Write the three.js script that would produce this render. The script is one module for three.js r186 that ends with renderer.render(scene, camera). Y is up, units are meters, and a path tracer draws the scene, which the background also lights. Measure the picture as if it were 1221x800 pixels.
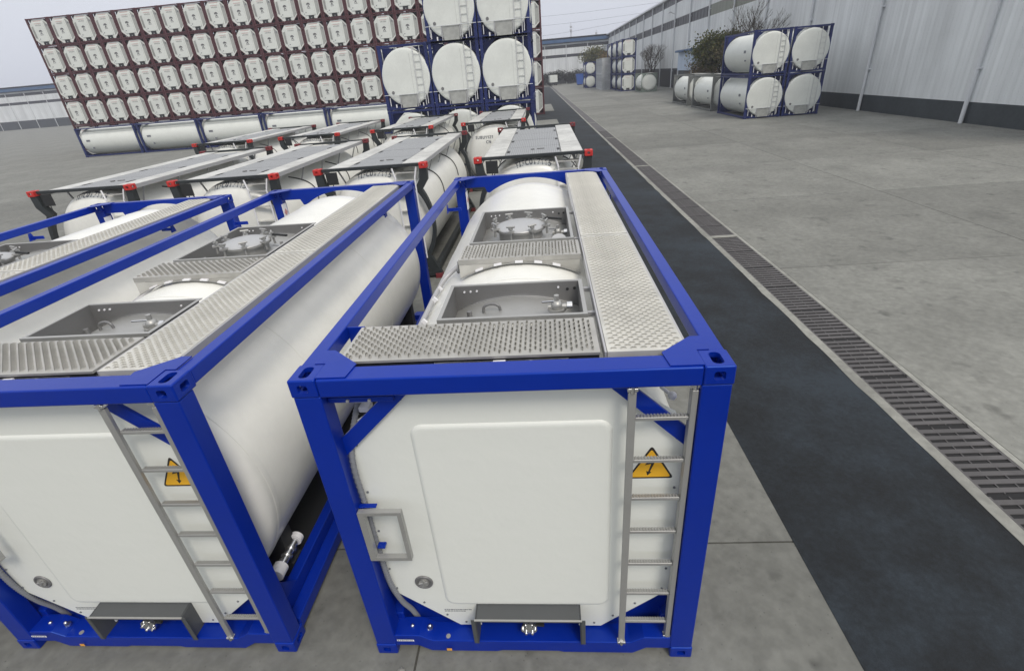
import * as THREE from 'three';
import { mergeGeometries } from 'three/addons/utils/BufferGeometryUtils.js';
import { RoundedBoxGeometry } from 'three/addons/geometries/RoundedBoxGeometry.js';
import { FontLoader } from 'three/addons/loaders/FontLoader.js';
import { TextGeometry } from 'three/addons/geometries/TextGeometry.js';
import { Brush, Evaluator, SUBTRACTION } from 'three-bvh-csg';

// ------------------------------------------------------------------ camera, sky, sun, exposure
const scene = new THREE.Scene();
const camera = new THREE.PerspectiveCamera(68.2, 1024 / 670, 0.05, 3000);
camera.position.set(0.2799, 4.0025, 2.2414);
camera.rotation.order = 'YXZ';
camera.rotation.set(-0.4830, 0.0950, -0.0856);
const renderer = new THREE.WebGLRenderer({ antialias: true });
renderer.setSize(1024, 670);
renderer.toneMapping = THREE.LinearToneMapping;
renderer.toneMappingExposure = 1.31;
renderer.shadowMap.enabled = true;

let seed = 7;
const rnd = () => { seed = (seed + 0x6d2b79f5) | 0; let t = Math.imul(seed ^ (seed >>> 15), 1 | seed); t = (t + Math.imul(t ^ (t >>> 7), 61 | t)) ^ t; return ((t ^ (t >>> 14)) >>> 0) / 4294967296; };
const hash = (x, y, s) => { let h = Math.imul(x, 374761393) + Math.imul(y, 668265263) + Math.imul(s, 1442695041); h = Math.imul(h ^ (h >>> 13), 1274126177); return ((h ^ (h >>> 16)) >>> 0) / 4294967296; };
function vnoise(x, y, px, py, s) {          // value noise, periodic
  const x0 = Math.floor(x), y0 = Math.floor(y); let fx = x - x0, fy = y - y0;
  fx = fx * fx * (3 - 2 * fx); fy = fy * fy * (3 - 2 * fy);
  const m = (a, p) => ((a % p) + p) % p;
  const a = hash(m(x0, px), m(y0, py), s), b = hash(m(x0 + 1, px), m(y0, py), s), c = hash(m(x0, px), m(y0 + 1, py), s), d = hash(m(x0 + 1, px), m(y0 + 1, py), s);
  return a + (b - a) * fx + (c - a) * fy + (a - b - c + d) * fx * fy;
}
const fbm = (u, v, f, oct, s) => { let r = 0, a = 0.5, t = 0; for (let i = 0; i < oct; i++) { r += a * vnoise(u * f, v * f, f, f, s + i); t += a; a *= 0.55; f *= 2; } return r / t; };

{ // overcast sky, faint cloud structure, a little brighter behind the camera
  const W = 512, H = 256, d = new Float32Array(W * H * 4);
  for (let j = 0; j < H; j++) for (let i = 0; i < W; i++) {
    const el = ((j + 0.5) / H - 0.5) * Math.PI, se = Math.sin(el);
    let L = el > 0 ? 0.535 + 0.36 * se : 0.535 + 0.10 * se;
    const n = fbm(i / W, j / H * 0.5, 6, 5, 3) - 0.5, n2 = fbm(i / W, j / H, 4, 4, 31) - 0.5;
    L *= 1 + (0.20 * n + 0.10 * n2) * Math.min(1, Math.max(0, el * 4 + 0.35));
    const k = (j * W + i) * 4, w = Math.max(0, se);
    d[k] = L * (0.955 + 0.035 * w); d[k + 1] = L * (1.0 + 0.0 * w); d[k + 2] = L * (1.115 - 0.10 * w); d[k + 3] = 1;
  }
  const t = new THREE.DataTexture(d, W, H, THREE.RGBAFormat, THREE.FloatType);
  t.mapping = THREE.EquirectangularReflectionMapping; t.magFilter = THREE.LinearFilter; t.minFilter = THREE.LinearFilter; t.wrapS = THREE.RepeatWrapping; t.needsUpdate = true;
  scene.background = t; scene.environment = t;
}
const sun = new THREE.DirectionalLight(0xfff6ea, 1.5);
sun.position.set(13, 32, 13); sun.target.position.set(0, 0, -8);
sun.castShadow = true; sun.shadow.radius = 34; sun.shadow.mapSize.set(2048, 2048);
Object.assign(sun.shadow.camera, { left: -60, right: 60, top: 60, bottom: -60, near: 1, far: 200 });
scene.add(sun, sun.target);
scene.fog = new THREE.FogExp2(0xc9ccd6, 0.0009);

// ------------------------------------------------------------------ textures and materials
function tex(n, fn, srgb, size) {
  const d = new Uint8Array(n * n * 4);
  for (let j = 0; j < n; j++) for (let i = 0; i < n; i++) { const c = fn(i / n, j / n), k = (j * n + i) * 4; d[k] = c[0] * 255; d[k + 1] = c[1] * 255; d[k + 2] = c[2] * 255; d[k + 3] = 255; }
  const t = new THREE.DataTexture(d, n, n, THREE.RGBAFormat);
  t.wrapS = t.wrapT = THREE.RepeatWrapping; t.magFilter = THREE.LinearFilter; t.minFilter = THREE.LinearMipmapLinearFilter; t.generateMipmaps = true; t.anisotropy = 8;
  if (srgb) t.colorSpace = THREE.SRGBColorSpace;
  t.repeat.set(1 / size, 1 / size); t.needsUpdate = true; return t;
}
const cl = (x) => Math.max(0, Math.min(1, x));
const concreteTex = tex(1024, (u, v) => {
  const a = fbm(u, v, 4, 6, 11), b = fbm(u, v, 90, 3, 21), c = fbm(u, v, 9, 4, 41), st = fbm(u, v, 24, 4, 55);
  let L = 0.88 + 0.18 * (a - 0.5) + 0.18 * (b - 0.5) + 0.10 * (c - 0.5);
  if (st > 0.68) L -= (st - 0.68) * 0.8;
  const sp = hash(Math.floor(u * 1024), Math.floor(v * 1024), 5); if (sp > 0.9988) L -= 0.25; 
  L = cl(L); return [L, L * 0.995, L * 0.965];
}, true, 7);
const concreteBump = tex(512, (u, v) => { const L = fbm(u, v, 60, 4, 9); return [L, L, L]; }, false, 2);
const asphaltTex = tex(1024, (u, v) => {
  const a = fbm(u, v, 5, 5, 61), b = hash(Math.floor(u * 1024), Math.floor(v * 1024), 8), c = fbm(u, v, 160, 2, 71), s = fbm(u * 1, v, 14, 4, 76);
  let L = 0.70 + 0.62 * (a - 0.5) + 0.30 * (c - 0.5) + 0.20 * (b - 0.5) + 0.60 * (s - 0.5); L = cl(L); return [L * 0.93, L * 0.985, L];
}, true, 6);
const asphaltBump = tex(512, (u, v) => { const L = 0.6 * fbm(u, v, 128, 2, 14) + 0.4 * hash(Math.floor(u * 512), Math.floor(v * 512), 2); return [L, L, L]; }, false, 1.6);
const steelTex = tex(512, (u, v) => { const L = 0.55 + 0.35 * (fbm(u, v, 10, 5, 83) - 0.5) + 0.25 * (vnoise(u * 256, v * 12, 256, 12, 4) - 0.5); return [L, L, L]; }, false, 0.8);
const dustTex = tex(512, (u, v) => { const a = fbm(u, v, 6, 6, 97), b = fbm(u, v, 40, 3, 12); const L = cl(0.97 + 0.06 * (a - 0.5) + 0.03 * (b - 0.5)); return [L, L, L * 0.99]; }, true, 3);
const dirtTex = tex(512, (u, v) => { const a = fbm(u, v, 5, 6, 27), b = fbm(u, v, 30, 3, 19); const L = cl(0.9 + 0.24 * (a - 0.5) + 0.16 * (b - 0.5)); return [L, L, L * 0.985]; }, true, 4);
const orangeBump = tex(256, (u, v) => { const L = fbm(u, v, 10, 4, 45); return [L, L, L]; }, false, 0.7);
const ribBump = tex(256, (u, v) => { const p = (u * 6) % 1, L = p < 0.14 ? 1 : p < 0.2 ? 0.5 : 0.2; return [L, L, L]; }, false, 2);
const gridTex = tex(256, (u, v) => { const a = (u * 8) % 1, b = (v * 8) % 1, L = a < 0.3 || b < 0.3 ? 0.86 : 0.68; return [L, L, L]; }, true, 0.36);
const gridBump = tex(256, (u, v) => { const a = (u * 8) % 1, b = (v * 8) % 1, L = a < 0.3 || b < 0.3 ? 1 : 0; return [L, L, L]; }, false, 0.36);
const wallTex = tex(512, (u, v) => { const a = vnoise(u * 60, v * 3, 60, 3, 6), b = fbm(u, v, 5, 5, 66); const L = cl(0.93 + 0.08 * (a - 0.5) + 0.12 * (b - 0.5)); return [L, L, L]; }, true, 14);
const leafTex = tex(64, (u, v) => { const L = 0.8 + 0.3 * (fbm(u, v, 8, 3, 4) - 0.5); return [L, L, L]; }, true, 0.2);

const lin = (r, g, b) => new THREE.Color().setRGB(r, g, b);
const mat = (r, g, b, rough = 0.6, o = {}) => new THREE.MeshStandardMaterial({ color: lin(r, g, b), roughness: rough, metalness: 0, ...o });
const M = {
  blue: new THREE.MeshPhysicalMaterial({ color: lin(0.001, 0.020, 0.295), roughness: 0.34, specularIntensity: 1, specularColor: lin(0.35, 0.62, 1), map: dustTex, bumpMap: orangeBump, bumpScale: 0.0006 }),
  navy: mat(0.006, 0.018, 0.13, 0.5, { map: dirtTex }),
  white: new THREE.MeshPhysicalMaterial({ color: lin(0.80, 0.80, 0.765), roughness: 0.34, map: dustTex, bumpMap: orangeBump, bumpScale: 0.0012, clearcoat: 0.3, clearcoatRoughness: 0.25 }),
  plate: new THREE.MeshPhysicalMaterial({ color: lin(0.715, 0.735, 0.69), roughness: 0.4, bumpMap: orangeBump, bumpScale: 0.0016, clearcoat: 0.2, clearcoatRoughness: 0.3 }),
  whiteFar: mat(0.70, 0.725, 0.70, 0.45, { map: dustTex }),
  greyFar: mat(0.42, 0.43, 0.42, 0.55, { map: dirtTex }),
  steel: mat(0.42, 0.42, 0.415, 0.45, { metalness: 0.55, map: dustTex }),
  steelDark: mat(0.20, 0.20, 0.205, 0.42, { metalness: 0.35, map: dustTex }), tray: mat(0.075, 0.08, 0.085, 0.55, { map: dustTex }),
  grip: mat(0.66, 0.65, 0.62, 0.5, { metalness: 0.3, map: dirtTex }),
  gripFront: mat(0.53, 0.52, 0.50, 0.4, { metalness: 0.4, map: dirtTex }),
  lid: mat(0.46, 0.465, 0.48, 0.42, { metalness: 0.4, map: dustTex }),
  chrome: mat(0.70, 0.70, 0.70, 0.2, { metalness: 0.95 }),
  black: mat(0.018, 0.019, 0.02, 0.6), rubber: mat(0.03, 0.03, 0.032, 0.75),
  hose: mat(0.19, 0.20, 0.22, 0.55), capWhite: mat(0.74, 0.74, 0.76, 0.45),
  charcoal: mat(0.03, 0.036, 0.040, 0.5, { map: dirtTex }), red: mat(0.62, 0.035, 0.03, 0.5, { map: dirtTex }), redDark: mat(0.17, 0.025, 0.03, 0.6),
  web: mat(0.018, 0.011, 0.013, 0.8), maroon: mat(0.086, 0.020, 0.027, 0.6, { map: dirtTex }), silver: mat(0.20, 0.21, 0.21, 0.5, { metalness: 0.3, map: dirtTex }), sage: mat(0.20, 0.25, 0.22, 0.55, { map: dirtTex }),
  walk: mat(0.64, 0.64, 0.63, 0.5, { metalness: 0.2, map: dirtTex }), mesh: mat(0.47, 0.485, 0.50, 0.6, { metalness: 0.15, map: gridTex }),
  yellow: mat(0.78, 0.42, 0.02, 0.45), orange: mat(0.75, 0.35, 0.06, 0.5), ink: mat(0.02, 0.018, 0.016, 0.6), emblemInk: mat(0.12, 0.12, 0.125, 0.7), ladderGrey: mat(0.55, 0.56, 0.56, 0.5), inkGrey: mat(0.16, 0.17, 0.19, 0.7), inkRed: mat(0.55, 0.28, 0.27, 0.7), sticker: mat(0.78, 0.79, 0.82, 0.5),
  concrete: [1, 0.92, 1.05, 0.86].map((k) => mat(0.228 * k, 0.234 * k, 0.229 * k, 0.9, { map: concreteTex, bumpMap: concreteBump, bumpScale: 0.003 })),
  joint: mat(0.10, 0.10, 0.095, 0.95, { map: concreteTex }),
  asphalt: mat(0.020, 0.026, 0.034, 0.9, { map: asphaltTex, bumpMap: asphaltBump, bumpScale: 0.004 }),
  kerb: mat(0.33, 0.335, 0.325, 0.9, { map: concreteTex, bumpMap: concreteBump, bumpScale: 0.004 }),
  grate: mat(0.128, 0.122, 0.128, 0.7, { metalness: 0.3, map: dirtTex }), bed: mat(0.012, 0.012, 0.013, 0.95),
  wall: mat(0.76, 0.79, 0.80, 0.6, { map: wallTex, bumpMap: ribBump, bumpScale: 0.02 }), wallOlive: mat(0.24, 0.255, 0.215, 0.65, { map: wallTex, bumpMap: ribBump, bumpScale: 0.02 }),
  wallBlue: mat(0.50, 0.60, 0.74, 0.6, { map: wallTex, bumpMap: ribBump, bumpScale: 0.02 }),
  roof: mat(0.34, 0.35, 0.37, 0.6), roofBlue: mat(0.035, 0.10, 0.22, 0.5, { map: wallTex }), trim: mat(0.60, 0.62, 0.64, 0.55), darkWall: mat(0.045, 0.055, 0.065, 0.6, { map: dirtTex }),
  pane: mat(0.028, 0.030, 0.036, 0.4), mullion: mat(0.11, 0.115, 0.12, 0.5),
  boxGrey: mat(0.52, 0.54, 0.575, 0.55, { map: dirtTex }), blueBox: mat(0.02, 0.08, 0.33, 0.55),
  bark: mat(0.09, 0.075, 0.06, 0.9, { map: dirtTex }), galv: mat(0.42, 0.42, 0.43, 0.5, { metalness: 0.3 }),
};
for (const m of Object.values(M).flat()) if (!m.transmission) m.side = THREE.DoubleSide;

// ------------------------------------------------------------------ helpers
const clean = (g) => { let r = g.index ? g.toNonIndexed() : g.clone(); for (const k of Object.keys(r.attributes)) if (!['position', 'normal', 'uv'].includes(k)) r.deleteAttribute(k); r.clearGroups(); return r; };
function boxUV(g) {
  const p = g.attributes.position, n = g.attributes.normal, uv = new Float32Array(p.count * 2);
  for (let i = 0; i < p.count; i += 3) {
    let nx = 0, ny = 0, nz = 0; for (let k = 0; k < 3; k++) { nx += Math.abs(n.getX(i + k)); ny += Math.abs(n.getY(i + k)); nz += Math.abs(n.getZ(i + k)); }
    for (let k = 0; k < 3; k++) { const j = i + k, x = p.getX(j), y = p.getY(j), z = p.getZ(j); const [u, v] = ny >= nx && ny >= nz ? [x, z] : nx >= nz ? [z, y] : [x, y]; uv[j * 2] = u; uv[j * 2 + 1] = v; }
  }
  g.setAttribute('uv', new THREE.BufferAttribute(uv, 2)); return g;
}
const join = (list) => boxUV(list.length > 1 ? mergeGeometries(list.map(clean)) : clean(list[0]));
const used = {};
const numbered = (n) => { const k = used[n] = (used[n] ?? -1) + 1; return k ? n + '_' + String(k).padStart(3, '0') : n; };
function part(name, geos, m, parent, o = {}) {
  const g = Array.isArray(geos) ? join(geos) : geos;
  const me = new THREE.Mesh(g, m); me.name = name; me.castShadow = me.receiveShadow = true;
  if (o.label) me.userData.label = o.label; if (o.kind) me.userData.kind = o.kind;
  if (parent) parent.add(me); return me;
}
const again = (src, parent, [x, y, z] = [0, 0, 0], [rx, ry, rz] = [0, 0, 0]) => { const c = src.clone(); c.position.set(x, y, z); c.rotation.set(rx, ry, rz); parent.add(c); return c; };
function tag(o, label, category, group, kind) { if (label) o.userData.label = label; if (category) o.userData.category = category; if (group) o.userData.group = group; if (kind) o.userData.kind = kind; return o; }
function thing(name, pos = [0, 0, 0], ry = 0) { const g = new THREE.Group(); g.name = numbered(name); g.position.set(...pos); g.rotation.y = ry; scene.add(g); return g; }
function copyOf(src, name, pos, ry, label, group) { const c = src.clone(); c.name = numbered(name); c.userData = { ...src.userData }; c.position.set(...pos); c.rotation.y = ry; if (label) c.userData.label = label; if (group) c.userData.group = group; scene.add(c); return c; }
const T = (g, x = 0, y = 0, z = 0, rx = 0, ry = 0, rz = 0) => { const m = new THREE.Matrix4().compose(new THREE.Vector3(x, y, z), new THREE.Quaternion().setFromEuler(new THREE.Euler(rx, ry, rz)), new THREE.Vector3(1, 1, 1)); return g.applyMatrix4(m); };
const box = (x0, x1, y0, y1, z0, z1) => new THREE.BoxGeometry(x1 - x0, y1 - y0, z1 - z0).translate((x0 + x1) / 2, (y0 + y1) / 2, (z0 + z1) / 2);
const rbox = (x0, x1, y0, y1, z0, z1, r = 0.008, s = 2) => new RoundedBoxGeometry(x1 - x0, y1 - y0, z1 - z0, s, r).translate((x0 + x1) / 2, (y0 + y1) / 2, (z0 + z1) / 2);
function bar(a, b, w, h, r = 0) { const A = new THREE.Vector3(...a), B = new THREE.Vector3(...b), L = A.distanceTo(B); const g = r ? new RoundedBoxGeometry(w, h, L, 2, r) : new THREE.BoxGeometry(w, h, L); const m = new THREE.Matrix4().lookAt(A, B, Math.abs(A.x - B.x) + Math.abs(A.z - B.z) < 1e-6 ? new THREE.Vector3(0, 0, 1) : new THREE.Vector3(0, 1, 0)); m.setPosition(A.add(B).multiplyScalar(0.5)); return g.applyMatrix4(m); }
const tube = (pts, r, seg = 24, rad = 8) => new THREE.TubeGeometry(new THREE.CatmullRomCurve3(pts.map((p) => new THREE.Vector3(...p))), seg, r, rad, false);
const rod = (a, b, r, n = 10) => { const A = new THREE.Vector3(...a), B = new THREE.Vector3(...b); const g = new THREE.CylinderGeometry(r, r, A.distanceTo(B), n); g.applyQuaternion(new THREE.Quaternion().setFromUnitVectors(new THREE.Vector3(0, 1, 0), B.clone().sub(A).normalize())); return g.translate((A.x + B.x) / 2, (A.y + B.y) / 2, (A.z + B.z) / 2); };
const cyl = (r, h, x, y, z, n = 20, r2 = r) => new THREE.CylinderGeometry(r2, r, h, n).translate(x, y, z);
const disc = (r, h, x, y, z, n = 20) => new THREE.CylinderGeometry(r, r, h, n).rotateX(Math.PI / 2).translate(x, y, z);
const shape = (pts) => new THREE.Shape(pts.map((p) => new THREE.Vector2(...p)));
const ext = (s, d, o = {}) => new THREE.ExtrudeGeometry(s, { depth: d, bevelEnabled: false, curveSegments: 12, ...o });   // in XY, towards +z
const flat = (s, h, y) => ext(s, h).rotateX(Math.PI / 2).translate(0, y, 0);        // shape given as (x, z), thickness h, top at y
const lathe = (pts, cy, n = 64) => new THREE.LatheGeometry(pts.map((p) => new THREE.Vector2(p[0], p[1])), n).rotateX(Math.PI / 2).translate(0, cy, 0);   // profile (radius, z)
function rrect(x0, x1, y0, y1, r) { const s = new THREE.Shape(); s.moveTo(x0 + r, y0); s.lineTo(x1 - r, y0); s.absarc(x1 - r, y0 + r, r, -Math.PI / 2, 0); s.lineTo(x1, y1 - r); s.absarc(x1 - r, y1 - r, r, 0, Math.PI / 2); s.lineTo(x0 + r, y1); s.absarc(x0 + r, y1 - r, r, Math.PI / 2, Math.PI); s.lineTo(x0, y0 + r); s.absarc(x0 + r, y0 + r, r, Math.PI, 1.5 * Math.PI); return s; }
const font = await new FontLoader().loadAsync('fonts/droid/droid_sans_bold.typeface.json');
function text(str, size, depth = 0.002) { const g = new TextGeometry(str, { font, size, depth, curveSegments: 2, bevelEnabled: false }); g.computeBoundingBox(); return g.translate(-(g.boundingBox.max.x + g.boundingBox.min.x) / 2, 0, 0); }
// wrap flat text (x along, y up) round the top of a barrel of radius r about its axis: x becomes the angle, y runs back along -z
function wrapTop(g, r, cy, z, a0) { const p = g.attributes.position; for (let i = 0; i < p.count; i++) { const a = p.getX(i) / r + a0, R = r + p.getZ(i); const y = p.getY(i); p.setXYZ(i, R * Math.sin(a), cy + R * Math.cos(a), z - y); } g.computeVertexNormals(); return g; }

// ------------------------------------------------------------------ ground
const TH = 0.0135;                                  // the drive runs a hair off the row of tanks
const road = (x = 0, z = 0) => [4.42 + x * Math.cos(TH) + z * Math.sin(TH), 0, z * Math.cos(TH) - x * Math.sin(TH)];
{
  const ground = thing('ground', road(), TH); tag(ground, 'pale grey cast concrete yard of large slabs around the tanks', null, null, 'structure');
  part('base_ground', [box(-900, 900, -0.4, -0.014, -1100, 300)], M.joint, ground);
  let k = 0;
  const slab = (x0, x1, z0, z1) => { part('concrete_slab', [box(x0 + 0.009, x1 - 0.009, -0.013, 0, z0 + 0.009, z1 - 0.009)], M.concrete[x1 < 0 ? 1 + 2 * ((k * 5 + (k >> 2)) % 2) : (k * 7 + (k >> 2)) % 4], ground); k++; };
  const LX = [-0.02, -5.32]; while (LX[LX.length - 1] > -30) LX.push(LX[LX.length - 1] - 4.6);
  const LZ = [9]; LZ.push(3.93, -1.07); while (LZ[LZ.length - 1] > -56) LZ.push(LZ[LZ.length - 1] - 5);
  for (let i = 0; i + 1 < LX.length; i++) for (let j = 0; j + 1 < LZ.length; j++) slab(LX[i + 1], LX[i], LZ[j + 1], LZ[j]);
  const RX = [0.74, 6.2, 11.7, 17.4, 24, 32], RZ = [10.15]; while (RZ[RZ.length - 1] > -100) RZ.push(RZ[RZ.length - 1] - 6);
  for (let i = 0; i + 1 < RX.length; i++) for (let j = 0; j + 1 < RZ.length; j++) slab(RX[i], RX[i + 1], RZ[j + 1], RZ[j]);
  const zl = LZ[LZ.length - 1], zr = RZ[RZ.length - 1];
  part('far_concrete', [box(-400, -0.02, -0.013, 0, -420, zl), box(-400, LX[LX.length - 1], -0.0125, 0, zl + 0.006, 60), box(0.74, 400, -0.013, 0, -420, zr), box(32, 400, -0.0125, 0, zr + 0.006, 60), box(LX[LX.length - 1] + 0.006, -0.02, -0.0128, 0, 9.006, 60), box(0.74, 31.99, -0.0128, 0, 10.16, 60)], M.concrete[0], ground);

  const asphalt = thing('asphalt_strip', road(), TH); tag(asphalt, 'dark blue-grey asphalt lane along the row of tank containers', null, null, 'structure');
  part('asphalt_lane', [box(-2.0, -0.07, -0.012, 0.005, -165, 14)], M.asphalt, asphalt);
  part('asphalt_apron', [box(-5.4, -2.0, -0.012, 0.0045, -165, -31)], M.asphalt, asphalt);
  part('concrete_pad', [box(-4.3, -2.35, 0.005, 0.010, -48.5, -43.5)], M.concrete[2], asphalt);
  part('concrete_pad', [box(-3.4, -2.2, 0.005, 0.010, -74, -60)], M.concrete[2], asphalt);

  const drain = thing('drain_channel', road(), TH); tag(drain, 'long drainage channel with rusty slotted grates beside the asphalt', null, null, 'structure');
  part('channel_bed', [box(0.04, 0.74, -0.012, -0.009, -165, 14)], M.bed, drain);
  { // kerb with a slightly ragged asphalt side
    const s = new THREE.Shape(); s.moveTo(0.045, 14); for (let z = 14; z > -60; z -= 0.35) s.lineTo(-0.075 - 0.012 * rnd() - (rnd() > 0.86 ? 0.02 : 0), z); s.lineTo(-0.075, -165); s.lineTo(0.045, -165); s.lineTo(0.045, 14);
    part('kerb', [flat(s, 0.022, 0.010)], M.kerb, drain);
    part('kerb', [box(0.665, 0.735, -0.012, 0.006, -165, 14)], M.kerb, drain);
  }
  const bars = []; bars.push(box(0.05, 0.075, -0.008, 0.004, -1.03, 0), box(0.635, 0.66, -0.008, 0.004, -1.03, 0)); for (let i = 0; i < 9; i++) bars.push(box(0.075, 0.635, -0.008, 0.002, -0.015 - i * 0.114 - 0.062, -0.015 - i * 0.114)); for (const x of [0.24, 0.43]) bars.push(box(x, x + 0.012, -0.009, -0.0005, -1.03, 0));
  const grate = part('drain_grate', bars, M.grate, null);
  const far = [];
  for (let i = -10; i < 150; i++) {
    const z = 0.55 - i * 1.07, c = (i + 100) % 10 === 0;
    if (c) part('cross_bar', [rbox(0.05, 0.66, -0.010, 0.008, z - 0.16, z, 0.004)], M.kerb, drain);
    if (i < 34) { const g = again(grate, drain, [0, 0.0005 * (i % 3), z - (c ? 0.17 : 0)]); if (c) g.scale.z = 0.84; }
    else far.push(clean(box(0.05, 0.66, -0.008, 0.002, z - 1.03, z)));
  }
  part('far_drain_grates', [mergeGeometries(far)], M.grate, drain, { kind: 'stuff' });
}

// ------------------------------------------------------------------ blue framed tank container (detailed)
const evalr = new Evaluator(); evalr.useGroups = false;
function castingGeo() {
  let a = new Brush(new RoundedBoxGeometry(0.162, 0.118, 0.178, 3, 0.012)); a.updateMatrixWorld();
  const cut = (g) => { const b = new Brush(g); b.updateMatrixWorld(); a = evalr.evaluate(a, b, SUBTRACTION); };
  cut(new THREE.BoxGeometry(0.10, 0.064, 0.116));
  cut(ext(rrect(-0.031, 0.031, -0.060, 0.060, 0.028), 0.3).translate(0, 0, -0.15).rotateX(Math.PI / 2));
  cut(ext(rrect(-0.030, 0.030, -0.026, 0.026, 0.016), 0.3).translate(0, 0, -0.15));
  cut(ext(rrect(-0.038, 0.038, -0.026, 0.026, 0.016), 0.3).translate(0, 0, -0.15).rotateY(Math.PI / 2));
  return a.geometry;
}
const casting = castingGeo();
// serrated plank along z: staggered diamond openings with raised lips
function plank(W, L, lip = 0.006, b = 0.0068, e = 0.045) {
  const s = rrect(-W / 2, W / 2, 0, L, 0.006), teeth = [], px = 0.057, pz = 0.030, a = 0.0225;
  const pos = [];
  for (let j = 0, z = 0.035; z < L - 0.03; z += pz, j++) for (let x = -W / 2 + 0.036 + (j % 2 ? px / 2 : 0); x < W / 2 - 0.03; x += px) {
    const h = [[x - a, z], [x - a * 0.45, z - b], [x + a * 0.45, z - b], [x + a, z], [x + a * 0.45, z + b], [x - a * 0.45, z + b]];
    s.holes.push(new THREE.Path(h.map((p) => new THREE.Vector2(...p))));
    const o = h.map(([u, v]) => [x + (u - x) * 1.12, z + (v - z) * 1.36]), ly = [0, lip, lip, 0, lip, lip];
    for (let k = 0; k < 6; k++) { const k2 = (k + 1) % 6, A = [o[k][0], 0, -o[k][1]], B = [o[k2][0], 0, -o[k2][1]], C = [h[k2][0], ly[k2], -h[k2][1]], D = [h[k][0], ly[k], -h[k][1]]; pos.push(...A, ...B, ...C, ...A, ...C, ...D); }
  }
  const body = ext(s, 0.004).rotateX(-Math.PI / 2).translate(0, -0.004, 0);
  const t = new THREE.BufferGeometry(); t.setAttribute('position', new THREE.Float32BufferAttribute(pos, 3)); t.setAttribute('uv', new THREE.Float32BufferAttribute(new Float32Array(pos.length / 3 * 2), 2)); t.computeVertexNormals();
  const rim = [box(-W / 2, -W / 2 + 0.003, -e, -0.0041, -L, 0), box(W / 2 - 0.003, W / 2, -e, -0.0041, -L, 0), box(-W / 2 + 0.0031, W / 2 - 0.0031, -e, -0.0041, -0.003, 0), box(-W / 2 + 0.0031, W / 2 - 0.0031, -e, -0.0041, -L, -L + 0.003)];
  return join([body, t, ...rim]);
}
const CY = 1.32, RB = 1.19;
function octagon(hw, y0, y1, cx, cy2) { return [[-hw, y0 + cy2], [-hw + cx, y0], [hw - cx, y0], [hw, y0 + cy2], [hw, y1 - cy2], [hw - cx, y1], [-hw + cx, y1], [-hw, y1 - cy2]]; }
function valve(x, y, z, s, parent, name = 'valve') {
  const v = part(name, [cyl(0.075 * s, 0.018, x, y, z, 18), cyl(0.045 * s, 0.06 * s, x, y + 0.035 * s, z, 14), cyl(0.062 * s, 0.02 * s, x, y + 0.07 * s, z, 8), new THREE.SphereGeometry(0.042 * s, 14, 10).translate(x, y + 0.1 * s, z), cyl(0.018 * s, 0.05 * s, x, y + 0.15 * s, z, 10), rod([x - 0.06 * s, y + 0.09 * s, z], [x + 0.075 * s, y + 0.09 * s, z], 0.022 * s), ...[0, 1, 2, 3, 4, 5].map((k) => cyl(0.009 * s, 0.03, x + 0.06 * s * Math.cos(k * 1.047), y + 0.015, z + 0.06 * s * Math.sin(k * 1.047), 6))], M.steel, parent);
  part('lever', [bar([x, y + 0.13 * s, z], [x - 0.10 * s, y + 0.15 * s, z + 0.05 * s], 0.016, 0.008)], M.chrome, v); part('nut', [rod([x + 0.07 * s, y + 0.09 * s, z], [x + 0.105 * s, y + 0.09 * s, z], 0.034 * s, 8)], M.chrome, v);
  return v;
}
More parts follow.
